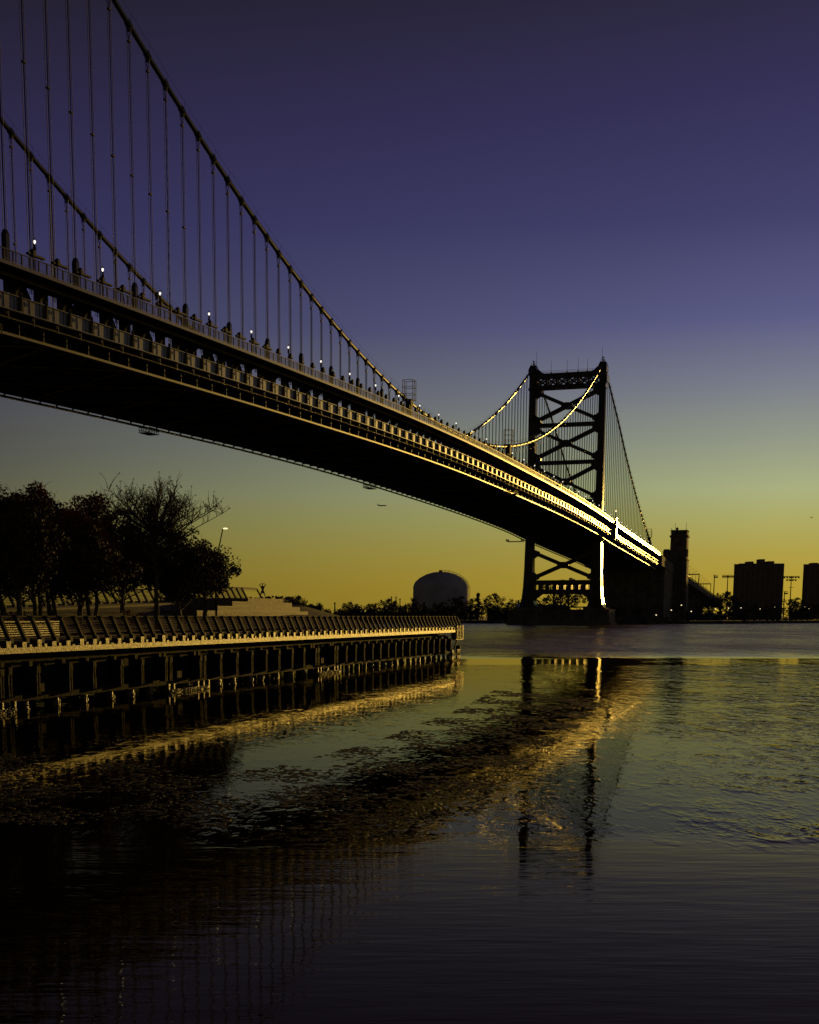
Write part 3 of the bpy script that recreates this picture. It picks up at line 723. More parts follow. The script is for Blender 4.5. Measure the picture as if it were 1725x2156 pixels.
# ------------------------------------------------------------------ the timber and concrete park pier
PO = Vector((-13.2, 57.0, 0)); PD = Vector((0.29757, 0.95470, 0)); PL = Vector((-0.95470, 0.29757, 0)); PRZ = atan2(PD.y, PD.x)
def Q(s, w, z): return PO + PD*s + PL*w + Vector((0,0,z))
def s_at(xf, w):
    d = at(xf, 1882, 1.0); r = d.x
    a = PO.x + PL.x*w; b = PO.y + PL.y*w
    return (r*b - a)/(PD.x - r*PD.y)
pier = empty('park_pier', PO, PRZ, label='long dark timber and concrete park pier with a sunlit golden edge', cat='pier')
S0, S1 = -48.0, 83.7
mb = MB(); mb.prism([(S0,.45),(S1-.4,.45),(S1+.5,1.6),(106,29),(S0,29)], 'z', 2.92, 3.27)
mb.build('deck', DECKM, pier)
rr = random.Random(5)
def rail_z(s): return 3.30
# fascia: precast sections with joints and upstand blocks
k = 0; s = S0
while s < 80.2:
    e = min(s+2.48, 80.3); mb = MB()
    mb.box(s, e-.03, 0, .44, 2.86, 3.09)
    a = s
    while a < e-.1:
        hgt = rr.uniform(3.30,3.42); mb.box(a+.16, a+.50, .02, .40, 3.091, hgt)
        mb.box(a+.75, a+.95, .03, .3, 3.091, 3.091+rr.uniform(.02,.14)); a += 1.24
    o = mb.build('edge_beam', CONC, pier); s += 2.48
mb = MB(); mb.box(80.3,83.7,-.02,.44,2.15,3.28)
for a in (80.6,81.3,82.0,82.7,83.3): mb.box(a,a+.12,-.08,-.021,2.2,3.5)
mb.build('edge_beam', CONC, pier)
# railing on the water side: leaning posts with horizontal bars
def railing(name, s0, s1, step, w, zf, par, lean=.46, hgt=1.05, bars=10, pw=.13, mpost=RAILP, mbar=ALU):
    a = s0; us = frange(s0, s1, step*2)
    mb = MB(); mb.tube([(u, w+lean*1.02, zf(u)+hgt*1.0) for u in us], .045, 6); r = mb.build('railing', mpost, par)
    cnt = 0; a = s1; st_ = MB()
    while a >= s0:
        z = zf(a); mb = MB() if cnt < 98 else st_; cnt += 1
        mb.beam((a,w,z),(a,w+lean*.92,z+hgt*.92),pw,.16,up=(0,1,0)); mb.beam((a,w+lean*.9,z+hgt*.9),(a-.02,w+lean*1.05,z+hgt*1.0),pw*.9,.2,up=(0,1,0))
        mb.box(a-pw*.9,a+pw*.9,w-.09,w+.1,z-.02,z+.2)
        if mb is not st_: mb.build('rail_post', mpost, r)
        a -= step
    if st_.v: tag(st_.build('rail_post', mpost, r), kind='stuff')
    mb = MB()
    for k in range(bars):
        q = .14+.80*k/(bars-1)
        mb.tube([(u, w+lean*q+.05, zf(u)+hgt*q) for u in us], .026, 4)
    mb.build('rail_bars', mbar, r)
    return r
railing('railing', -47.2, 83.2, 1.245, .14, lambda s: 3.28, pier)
# supports: dark timber wall set back, hung posts, waling beam, piles
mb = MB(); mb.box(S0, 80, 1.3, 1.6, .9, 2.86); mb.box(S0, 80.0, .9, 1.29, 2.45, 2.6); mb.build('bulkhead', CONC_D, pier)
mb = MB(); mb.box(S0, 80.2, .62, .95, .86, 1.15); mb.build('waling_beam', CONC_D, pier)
up = [-1.03,-.41,1.85,4.68,6.9,9.7,11.95,14.72,15.28,19.15,19.71,22.0,24.44,26.84,29.26,31.51,33.97,36.29,38.73,39.26,42.88,43.43,45.64,47.95,50.13,52.43,54.61,56.88,59.06,61.24,63.53,65.64,67.76,69.92,72.05,74.24,76.6,78.9]
up = [-1.03-2.35*k for k in range(19,0,-1)] + up
for a in up:
    mb = MB(); z1 = 2.3+rr.uniform(-.04,.06)
    mb.box(a-.14,a-.04,.10,.42,1.1,z1); mb.box(a+.06,a+.15,.10,.42,1.1,z1); mb.box(a-.15,a+.16,.07,.1,z1-.28,z1); mb.box(a-.13,a+.14,.43,.8,1.19,2.5)
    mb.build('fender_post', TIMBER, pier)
for k in range(-16, 36, 2):
    a = 2.0+k*2.4; mb = MB(); mb.beam((a,.9,1.15),(a+1.7,.9,2.3),.12,.16); mb.box(a+.2,a+.8,.36,.76,1.19,1.55); mb.build('diagonal_brace', TIMBER, pier)
a = S0+1
while a < 80.4:
    mb = MB(); r0 = rr.uniform(.13,.19)
    pts = [(a+rr.uniform(-.06,.06), .5+rr.uniform(-.04,.04), z) for z in (-1.6,-.6,-.1,.25,.55,.85)]
    mb.tube(pts, [r0*1.25,r0*1.3,r0*rr.uniform(1,1.4),r0*rr.uniform(.9,1.3),r0*rr.uniform(.85,1.2),r0], 9)
    for _ in range(26):
        t = rr.uniform(0,2*pi); z = rr.uniform(-.2,.75); rad = rr.uniform(.03,.07); x = a+cos(t)*r0*1.1; y = .5+sin(t)*r0*1.1
        mb.frust((x,y,z-rad),(rad*.7,rad*.7),(x+cos(t)*.02,y+sin(t)*.02,z+rad*1.6),(rad*.25,rad*.25))
    mb.build('pile', WEEDY, pier); a += rr.uniform(2.1,2.7) if a < 50 else rr.uniform(1.6,2.1)
a = S0+2.2
inner = MB()
while a < 80:
    inner.tube([(a,2.4,-1.5),(a,2.4,1.0)], .18, 6); inner.tube([(a+.6,5.0,-1.5),(a+.6,5.0,2.6)], .18, 6); a += 2.5
tag(inner.build('inner_piles', TIMBER, pier), kind='stuff')
for a0, a1 in ((-7.2,-.4),(14.6,19.8),(38.6,43.6),(78.6,81.8)):
    mb = MB(); zz = .42 if a1 < 70 else .7
    mb.box(a0,a1,-.12,.24,zz,zz+.26)
    for q in (0,.12,.72,.86,1): x = a0+(a1-a0)*q; mb.box(x-.06,x+.06,-.1,.1,-1,zz+.55)
    for _ in range(int((a1-a0)*26)):
        x = rr.uniform(a0,a1); z = zz+rr.uniform(0,.26); q = rr.uniform(.02,.055); mb.frust((x,-.13,z-q),(q,.03),(x,-.17,z+q),(q*.4,.015))
    mb.build('fender_frame', WEEDY, pier)
# the ramped upper promenade along the far side
def ramp_z(s): return min(6.15, max(3.3, 4.93+(s-38.7)*.0255))
us = frange(-26, 86, 8)
mb = MB(); n = len(us)
vs = [(u,19.5,ramp_z(u)) for u in us]+[(u,29,ramp_z(u)) for u in us]+[(u,19.5,3.2) for u in us]+[(u,29,3.2) for u in us]
fs = [(i,i+1,n+i+1,n+i) for i in range(n-1)]+[(i,2*n+i,2*n+i+1,i+1) for i in range(n-1)]+[(n-1,3*n-1,4*n-1,2*n-1)]
mb.add(vs, fs); mb.box(86,95.5,22,29,3.2,6.18); mb.build('upper_promenade', DECKM, pier)
mb = MB(); vs = [(u,9.5,3.42) for u in us]+[(u,19.4,ramp_z(u)-.15) for u in us]
mb.add(vs, [(i,i+1,n+i+1,n+i) for i in range(n-1)]); mb.build('planted_slope', SOIL, pier)
r2 = railing('railing', -24, 87.0, 1.5, 23.7, lambda s: ramp_z(s), pier, lean=.60, hgt=1.13, bars=9, pw=.2)
mb = MB()
z = 6.16; a0, a1 = 87.4, 91.4
mb.beam((a0-3,24.3,z+1.08),(a1,24.3,z+1.08),.16,.2); mb.beam((a1,24.3,z+1.1),(a1+.9,24.0,z),.12,.12); mb.beam((a0,24.3,z+.86),(a1,24.3,z+.86),.04,.04)
mb.build('end_frame', RAILP, r2)
# low concrete planter wall catching the sun behind the near railing
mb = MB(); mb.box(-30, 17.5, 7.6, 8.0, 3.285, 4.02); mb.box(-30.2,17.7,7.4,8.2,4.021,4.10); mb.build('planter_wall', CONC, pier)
# stepped timber seating
st = empty('stepped_seating', Q(70, 14, 3.28), PRZ, label='pyramid of stepped timber seating tiers below the standing figure', cat='seating')
for k, (xa, xb, ytop, w) in enumerate(((602,940,1866.5,14.0),(665,915,1853.5,15.0),(710,891,1840,16.0),(758,865,1828.5,17.0))):
    sa, sb = s_at(xa, w), s_at(xb, w); p = Q(sb, w, 0); zt = at(xb, ytop, p.y).z
    mb = MB(); z0 = (3.28,4.2,4.6,5.0)[k]
    m_ = max(1, int((sb-sa)/1.2))
    mb.box(sa-70, sb-70, .06+k, 12-.1*k if k else 10.9, 0.001 if k == 0 else z0-3.28, zt-3.28)
    nb = int((zt-z0)/.1)
    for j in range(max(3, nb)): 
        z = z0-3.28+(zt-z0)*(j+.12)/max(3,nb); mb.box(sa-70.02, sb-70+.02, k+.0, k+.055, z, z+(zt-z0)/max(3,nb)*.8)
    mb.build('seating_tier', WOODS, st)

# ------------------------------------------------------------------ trees and shrubs on the pier
def leafcloud(mb, c, r, n, size, rnd, flat=.8):
    for _ in range(n):
        while True:
            p = Vector((rnd.uniform(-1,1), rnd.uniform(-1,1), rnd.uniform(-1,1)))
            if p.length < 1: break
        p = Vector((c[0]+p.x*r, c[1]+p.y*r, c[2]+p.z*r*flat))
        d = Vector((rnd.gauss(0,1), rnd.gauss(0,1), rnd.gauss(0,.7))).normalized(); e = d.orthogonal().normalized(); f = d.cross(e)
        s = size*rnd.uniform(.6,1.3); a = rnd.uniform(0, pi); e, f = e*cos(a)+f*sin(a), f*cos(a)-e*sin(a)
        mb.add([p-e*s, p-f*s*.5, p+e*s*1.1, p+f*s*.55], [(0,1,2,3)])
def make_tree(name, h, rad, z0, seed, leaf, ncl=90, per=60, size=.13, bare=False, stems=1, lean=0.0, tr=.16):
    rnd = random.Random(seed); r = empty(name); tk = MB(); cr = MB()
    zc = (z0+h)/2; hh = (h-z0)/2
    bases = []
    for s in range(stems):
        a = rnd.uniform(0,2*pi); off = .0 if stems == 1 else .35
        b = Vector((cos(a)*off, sin(a)*off, 0)); top = Vector((b.x*3+lean+rnd.uniform(-.4,.4), b.y*3, h*.62))
        pts = [b+(top-b)*t+Vector((rnd.uniform(-.09,.09), rnd.uniform(-.09,.09), 0))*(1 if 0 < t < 1 else 0) for t in (0,.2,.4,.6,.8,1)]
        tk.tube([Vector((b.x,b.y,-.1))]+pts, [tr*1.5,tr*1.15,tr,tr*.85,tr*.7,tr*.5,tr*.25], 8); bases.append(pts)
    for k in range(ncl):
        while True:
            p = Vector((rnd.uniform(-1,1), rnd.uniform(-1,1), rnd.uniform(-1,1)))
            if .25 < p.length < 1: break
        env = 1.0 - .35*max(0, p.z)**2; ang = atan2(p.y, p.x)
        lob = 1+.22*sin(3*ang+seed)+.12*sin(7*ang+seed*2)+.15*sin(5*p.z+seed)
        c = Vector((p.x*rad*env*lob+lean, p.y*rad*env*lob, zc+p.z*hh*(.93+.10*sin(4*ang+seed))))
        q = rnd.choice(bases); t = min(.98, max(.22, (c.z-.45*abs(c.x)-.6)/(h*.62))); i = min(4, int(t*5)); st_ = q[i].lerp(q[i+1], t*5-i)
        mid = st_.lerp(c, .5)+Vector((rnd.uniform(-.2,.2), rnd.uniform(-.2,.2), rnd.uniform(-.1,.35)))
        tk.tube([st_, mid, c], [tr*.22+.015, tr*.14+.01, .012], 4, cap=False)
        ntw = 14 if bare else 4
        for _ in range(ntw):
            d = Vector((rnd.gauss(0,.55), rnd.gauss(0,.55), rnd.uniform(.3,1.2))).normalized()*rnd.uniform(.5,1.25)
            s_ = mid.lerp(c, rnd.uniform(.1,1)); m2 = s_+d*.55+Vector((rnd.uniform(-.1,.1), rnd.uniform(-.1,.1), .05))
            tk.tube([s_, m2, s_+d*1.05], [.022,.016,.008], 3, cap=False)
            if bare and rnd.random() < .55: leafcloud(cr, s_+d, .10, 4, .05, rnd)
        if bare: 
            if p.z < -.15: leafcloud(cr, c, .5, int(per*1.2), size, rnd)
            continue
        leafcloud(cr, c, rnd.uniform(.42,.85), int(per*rnd.uniform(.6,1.4)), size, rnd)
    tk.build('trunk', BARK, r); cr.build('crown', leaf, r)
    return r
TREES = [ # xf, w, top yf, radius, crown base z, kind, label
 (30, 13, 1462, 2.7, 3.0, 'g', 2, 'dark green leafy tree at the left edge of the pier'),
 (62, 9.5, 1500, 1.9, 2.6, 'g', 1, 'slender dark tree just right of the leftmost tree on the pier'),
 (120, 16, 1478, 2.4, 3.1, 'r', 2, 'russet crowned tree at the far left behind the slender tree'),
 (178, 12, 1540, 2.5, 2.9, 'r', 3, 'low reddish multi-stemmed tree left of the planter gap'),
 (246, 10, 1600, 2.1, 2.7, 'g', 1, 'shorter straight trunk tree between the two reddish trees'),
 (285, 15, 1498, 2.3, 3.0, 'r', 2, 'tall reddish tree with a double trunk, left of the bare tree'),
 (375, 17, 1650, 2.2, 2.6, 'g', 1, 'bushy green tree filling the gap before the bare tree'),
 (480, 10, 1440, 2.9, 4.6, 'b', 1, 'tall bare topped tree with fine upright twigs'),
 (548, 10, 1630, 2.2, 2.8, 'g', 1, 'rounded leafy tree just right of the bare topped tree'),
 (625, 13, 1675, 1.55, 2.9, 'g', 1, 'rightmost rounded leafy tree of the row on the pier'),
]
for i, (xf, w, yt, rad, cb, kd, stm, lb) in enumerate(TREES):
    s = s_at(xf, w); rad *= 1.32; cb -= .55; p = Q(s, w, 3.35 + (max(0, (w-9.5))/10)*(ramp_z(s)-3.5)*.9); h = at(xf, yt, p.y).z - p.z
    sc_ = p.y/92
    t = make_tree('bare_tree' if kd == 'b' else 'leafy_tree', h, rad*sc_, cb-.3, 11+i, LEAF_R if kd == 'r' else LEAF_G,
                  ncl=int((112 if kd != 'b' else 95)*(rad/2.7)), per=120 if kd != 'b' else 34, size=.10, bare=(kd == 'b'), stems=stm, tr=.13 if stm > 1 else .17)
    t.location = p; t.rotation_euler = (0,0,i*1.3); tag(t, lb, 'tree', 'trees on the park pier')
def shrub(xf, w, yt, rad, lb, seed, leaf=LEAF_G, grass=False, n=14, zb=None, Y=None):
    rnd = random.Random(seed); s = s_at(xf, w); p = Q(s, w, zb if zb else 3.3)
    h = max(.25, at(xf, yt, p.y).z-p.z); r = empty('shrub', p, 0, label=lb, cat='shrub', group='shrubs on the park pier'); fo = MB(); sm = MB()
    for _ in range(n):
        a = rnd.uniform(0,2*pi); q = rnd.random()**.5*rad; c = Vector((cos(a)*q, sin(a)*q, h*rnd.uniform(.25,.85)*(1-.4*(q/rad)**2)))
        sm.tube([(cos(a)*q*.3, sin(a)*q*.3, 0), c, c+Vector((cos(a)*.15,sin(a)*.15,h*.25))], [.02,.015,.006], 4)
        leafcloud(fo, c, h*.28, 70, .06 if not grass else .05, rnd)
    fo.build('foliage', leaf, r); sm.build('stems', BARK, r)
shrub(885, 18.5, 1814, 1.6, 'airy green shrub on the right shoulder of the stepped seating', 3, n=26, zb=5.1)
shrub(908, 17.5, 1822, 1.3, 'small round shrub at the right end of the seating tiers', 4, n=18, zb=4.7)
shrub(838, 19.0, 1818, 1.9, 'low russet ground cover along the top seating tier', 5, LEAF_R, n=30, zb=5.97)
shrub(780, 19.5, 1824, .9, 'tiny tuft of plants beside the feet of the figure', 6, LEAF_G, n=10, zb=5.97)
shrub(60, 10.5, 1850, 1.1, 'dark mound of planting at the left between tree trunks', 7, n=18, zb=3.4)
shrub(400, 12, 1858, 1.0, 'low dark shrub between the double trunk tree and the bare tree', 8, LEAF_R, n=14, zb=3.5)
# pier street lamp reaching out of the trees
p = Q(s_at(660, 12), 12, 3.5); e = at(683, 1613, p.y)
r = empty('pier_lamp', p, 0, label='white pier lamp on a leaning arm at the right edge of the trees', cat='lamp post')
mb = MB(); d = e-p; mb.tube([(0,0,0),(0,0,d.z*.55),(d.x*.15,0,d.z*.7),(d.x*.9,0,d.z)], [.09,.07,.05,.04], 6); mb.build('pole', RAILP, r)
mb = MB(); mb.lathe([(0,d.z+.07),(.16,d.z+.04),(.2,d.z-.03),(0,d.z-.06)],10,(d.x+.12,0)); mb.build('lamp_head', BULBW, r)

# ------------------------------------------------------------------ the standing person
def skinned(name, joints, bones, m, par=None, sub=2, root=0):
    me = bpy.data.meshes.new(name); me.from_pydata([j[0] for j in joints], bones, []); me.update()
    me.materials.append(m)
    o = bpy.data.objects.new(name, me); COL.objects.link(o)
    o.modifiers.new('skin', 'SKIN')
    if not me.skin_vertices: bpy.context.view_layer.update()
    for v, j in zip(me.skin_vertices[0].data, joints): v.radius = (j[1], j[2] if len(j) > 2 else j[1])
    me.skin_vertices[0].data[root].use_root = True
    md = o.modifiers.new('sub', 'SUBSURF'); md.levels = sub; md.render_levels = sub
    if par: o.parent = par
    return o
pp = at(802, 1829.5, 155.0)
per = empty('person', (pp.x, pp.y, 6.18), radians(180+12), label='person in dark shorts standing legs apart with both hands on the head', cat='person')
J = [((0,0,.88),.125,.10),((0,0,1.02),.115,.09),((0,.0,1.18),.13,.095),((0,0,1.33),.15,.09),((0,0,1.42),.06,.055),((0,.0,1.48),.055),((0,-.01,1.57),.078,.092),((0,0,1.66),.07,.085),
     ((.10,0,.82),.09),((.24,-.02,.47),.062),((.36,0,.09),.042),((.38,-.15,.03),.035,.03),
     ((-.10,0,.82),.09),((-.24,-.02,.47),.062),((-.36,0,.09),.042),((-.38,-.15,.03),.035,.03),
     ((.18,0,1.38),.055),((.36,.0,1.55),.042),((.17,.03,1.69),.032),((.09,.03,1.73),.035,.02),
     ((-.18,0,1.38),.055),((-.36,.0,1.55),.042),((-.17,.03,1.69),.032),((-.09,.03,1.73),.035,.02),
     ((0,-.115,1.575),.018)]
Bn = [(0,1),(1,2),(2,3),(3,4),(4,5),(5,6),(6,7),(0,8),(8,9),(9,10),(10,11),(0,12),(12,13),(13,14),(14,15),(3,16),(16,17),(17,18),(18,19),(3,20),(20,21),(21,22),(22,23),(6,24)]
for sx, b in ((1,19),(-1,23)):
    for k in range(5):
        i = len(J); J.append(((sx*(.055-.004*k), -.045+.02*k, 1.745), .010)); J.append(((sx*(.0+.006*k), -.05+.02*k, 1.755-.004*k), .008)); Bn += [(b,i),(i,i+1)]
skinned('body', J, Bn, SKIN, per)
skinned('shorts', [((0,0,.97),.14,.115),((0,0,.86),.145,.12),((.11,0,.78),.108),((.18,-.01,.60),.095),((-.11,0,.78),.108),((-.18,-.01,.60),.095)], [(0,1),(1,2),(2,3),(1,4),(4,5)], CLOTH, per)
skinned('shirt', [((0,0,.94),.135,.11),((0,0,1.15),.145,.11),((0,0,1.33),.165,.105),((0,0,1.41),.08,.07),((.19,0,1.38),.072),((.26,0,1.46),.062),((-.19,0,1.38),.072),((-.26,0,1.46),.062)], [(0,1),(1,2),(2,3),(2,4),(4,5),(2,6),(6,7)], CLOTH, per)
skinned('hair', [((0,.03,1.64),.088,.075),((0,0,1.69),.075,.06)], [(0,1)], HAIRM, per)

# ------------------------------------------------------------------ the far bank
tk = empty('storage_tank', (74.0, 1070, 2), label='white domed storage tank behind the trees of the far bank', cat='tank')
mb = MB(); prof = [(20.9,0),(20.9,23.6)]; mb.lathe(prof, 64)
mb.lathe([(20.95,23.6),(20.6,25.6),(19.2,28.2),(16.0,31.0),(11,33.6),(5.5,35.1),(0,35.5)], 64); mb.build('shell', TANKM, tk, True)
mb = MB()
for z in (6,12,18,23.5): mb.lathe([(20.9,z),(21.05,z+.05),(21.05,z+.35),(20.9,z+.4)], 64)
mb.build('seam_bands', TANKM, tk)
mb = MB()
def dome(x): 
    r_ = abs(x); P_ = [(0,35.5),(5.5,35.1),(11,33.6),(16,31),(19.2,28.2),(20.6,25.6),(20.95,23.6)]
    for (a,b),(c,d_) in zip(P_, P_[1:]):
        if a <= r_ <= c: return b+(d_-b)*(r_-a)/(c-a)
    return 23.6
xs = [0,3,6,9,12,14.5,17,19,20.4,21]
mb.tube([(x,-.8,dome(x)+1.2) for x in xs],.12,5); mb.tube([(x,-.8,dome(x)+.6) for x in xs],.08,5)
for x in xs: mb.tube([(x,-.8,dome(x)),(x,-.8,dome(x)+1.2)],.09,4)
mb.box(-1.6,.8,-1,1,35.2,36.6); mb.build('dome_railing', RAILP, tk)
mb = MB()
for x in (21.3,22.0): mb.box(x-.06,x+.06,-.4,.4,0,25)
for z in frange(.5,24.5,1.2): mb.box(21.3,22,-.06,.06,z,z+.1)
mb.build('ladder', RAILP, tk)

def block(name, x0, x1, Y, D, z1, floors, bays, roofs, lb, cat='building', rz=0.0):
    W = x1-x0; b = empty(name, ((x0+x1)/2, Y, 2), rz, label=lb, cat=cat, group='buildings on the far bank')
    mb = MB(); mb.box(-W/2,W/2,0,D,0,z1-2); fh = (z1-2)/floors
    for k in range(1, floors+1): mb.box(-W/2-.25,W/2+.25,-.35,-.003,k*fh-.45,k*fh)
    for k in range(bays+1): x = -W/2+W*k/bays; mb.box(x-.35,x+.35,-.5,-.36,0,z1-2)
    wl = mb.build('wall', BRICK, b)
    rnd = random.Random(int(x0)); 
    mb = MB(); n = 0; st_ = MB()
    for k in range(floors):
        for j in range(bays):
            x = -W/2+W*(j+.5)/bays; q = W/bays*.3
            t = st_ if n >= 98 else MB(); t.box(x-q,x+q,-.06,-.02,k*fh+.9,k*fh+fh-.75)
            if n < 98: t.build('window', GLASSD, wl)
            n += 1
    if st_.v: tag(st_.build('window', GLASSD, wl), kind='stuff')
    for (a, c, hh) in roofs: mb = MB(); mb.box(W*a,W*c,2,D-2,z1-1.99,z1-2+hh); mb.build('roof_house', BRICK, b)
    mb = MB(); mb.box(-W/2-.3,W/2+.3,-.36,0,z1-2.0,z1-1.3); mb.box(-W/2-.3,W/2+.3,D-.3,D,z1-2.0,z1-1.3); mb.build('parapet', BRICK, b)
    return b
block('apartment_block', 375.8, 418.5, 1350, 16, 53.2, 16, 9, [(-.28,-.16,2.6),(-.02,.09,4.8),(.17,.30,2.9)], 'wide dark apartment block with three roof houses, left of the far right tower block')
block('apartment_block', 455.3, 500.0, 1390, 16, 54.5, 16, 9, [(-.40,-.28,1.6),(.1,.3,3)], 'dark tower block cut off by the right edge of the photo')
block('low_building', -150, -118, 930, 14, 11.5, 2, 6, [(-.2,.2,1.2)], 'low wide building on the far bank left of the stepped seating')
block('low_building', -32, -14, 905, 12, 10.5, 2, 5, [(-.1,.2,1.0)], 'small low building on the far bank just right of the seating')
block('low_building', 118, 142, 900, 14, 11, 2, 4, [], 'low flat roofed shed on the far bank beside the tower pier')
hs = empty('house', (106.5+11, 880, 2), 0.1, label='house with a small roof lantern left of the tower pier', cat='house', group='buildings on the far bank')
mb = MB(); mb.box(-8,8,0,9,0,7.2); mb.build('wall', BRICK, hs); mb = MB(); mb.prism([(-8.5,7.21),(8.5,7.21),(6,10.2),(-6,10.2)],'y',-.3,9.3); mb.box(-.8,.8,3,5,10.2,12); mb.build('roof', STEEL_D, hs)
# stadium light masts
def mast_light(name, xf, ytop, Y, lb, kind):
    t = at(xf, ytop, Y); r = empty(name, (t.x, Y, 2), 0, label=lb, cat='floodlight mast', group='sports light masts on the far bank'); h = t.z-2
    mb = MB(); mb.tube([(0,0,0),(0,0,h)], [.5,.28], 8); mb.build('pole', RAILP, r)
    mb = MB()
    if kind == 0: mb.box(-.8,2.2,-.2,.2,h-.3,h+.1); mb.box(-.4,2.4,-.3,.3,h-1.9,h-.9)
    elif kind == 1:
        for z in (h-.2, h-2): mb.box(-4,3.8,-.15,.15,z,z+.3)
        for k in range(6): mb.box(-3.9+k*1.4,-2.9+k*1.4,-.5,.3,h-1.5,h-.5)
    else:
        mb.box(-5.5,5.5,-.15,.15,h-.3,h); mb.box(-3.2,3.2,-.15,.15,h-2.4,h-2.15); mb.box(-1.4,1.6,-.15,.15,h-8,h-7.7)
        for k in range(6): mb.frust((-5+k*2,-.2,h-1.5),(.5,.4),(-5+k*2,-.2,h-.4),(.75,.4))
        for k in range(4): mb.frust((-3+k*2,-.2,h-3.4),(.5,.4),(-3+k*2,-.2,h-2.5),(.7,.4))
    mb.build('light_bank', RAILP, r)
mast_light('light_mast', 2181, 1755, 1000, 'slim light mast with a small head right of the approach viaduct', 0)
mast_light('light_mast', 2222, 1755, 1000, 'light mast with a double bar head left of the wide apartment block', 1)
mast_light('light_mast', 2416, 1758, 1000, 'light mast with a wide cross arm head between the two tower blocks', 2)
mast_light('light_mast', 2395, 1805, 1010, 'short mast at the right foot of the wide apartment block', 0)
for k, (xf, yt, Y, lb) in enumerate(((1022,1838,880,'slim pole rising from the far bank trees behind the near railing'),(1195,1820,1100,'left thin chimney stack of three on the skyline'),(1209,1820,1100,'middle thin chimney stack of three on the skyline'),(1221,1826,1100,'right thin chimney stack of three on the skyline'))):
    t = at(xf, yt, Y); r = empty('skyline_pole', (t.x,Y,2), 0, label=lb, cat='pole', group='thin poles on the skyline')
    mb = MB(); mb.tube([(0,0,0),(0,0,t.z-2)], [.5,.35], 6); mb.build('shaft', RAILP, r)
    mb = MB(); mb.box(-.9,.9,-.1,.1,t.z-2.9,t.z-2.6); mb.build('crossbar', RAILP, r)
# lights along the far shore
for i, (xf, yf, Y, kx) in enumerate(((2049,1862,752,'at the foot of the anchorage tower'),(2080,1847,756,'just right of the anchorage tower foot'),(2110,1866,775,'below the start of the approach viaduct'),(2184,1859,860,'below the slim light mast'),(2224,1856,870,'below the double bar light mast'),(2262,1855,880,'at the left foot of the wide apartment block'),
     (2320,1858,890,'below the middle of the wide apartment block'),(2365,1853,900,'right of the middle of the wide apartment block'),(2458,1852,905,'below the tower block at the right edge'),(2469,1857,908,'nearest the right edge of the photo'),(2003,1877,741,'on the rocks left of the anchorage tower'))):
    t = at(xf, yf, Y); r = empty('shore_light', (t.x, Y, 2.0), 0, label='tiny warm light on a short post '+kx, cat='lamp post', group='small lights along the far shore'); h = t.z-2
    mb = MB(); mb.tube([(0,0,0),(0,0,h)], .1, 5); mb.build('pole', RAILP, r); mb = MB(); mb.lathe([(0,h+.35),(.42,h),(0,h-.35)], 8); mb.build('globe', BULBW, r)
# trees of the far bank
def far_tree_proto(name, seed, slim=1.0, conif=False):
    rnd = random.Random(seed); r = empty(name); tkm = MB(); cr = MB()
    tkm.tube([(0,0,0),(.02,0,.3),(0,.02,.7)], [.04,.03,.012], 6)
    for _ in range(30 if not conif else 26):
        if conif: z = rnd.uniform(.2,.97); a = rnd.uniform(0,2*pi); q = (1-z)*.36*rnd.uniform(.3,1); c = Vector((cos(a)*q, sin(a)*q, z)); rd = .07
        else:
            z = rnd.uniform(.2,.9); m_ = sqrt(max(0, 1-((z-.5)/.47)**2))*.42*slim; a = rnd.uniform(0,2*pi); q = m_*rnd.random()**.6; c = Vector((cos(a)*q, sin(a)*q, z)); rd = rnd.uniform(.08,.14)
        leafcloud(cr, c, rd, 46, .028, rnd); tkm.tube([(0,0,c.z*.6), c], [.012,.004], 3, cap=False)
    tkm.build('trunk', BARK, r); cr.build('crown', LEAF_F, r); return r
protos = [far_tree_proto('broadleaf_tree', 1), far_tree_proto('broadleaf_tree', 2, .8), far_tree_proto('broadleaf_tree', 3, 1.2), far_tree_proto('conifer_tree', 4, conif=True)]
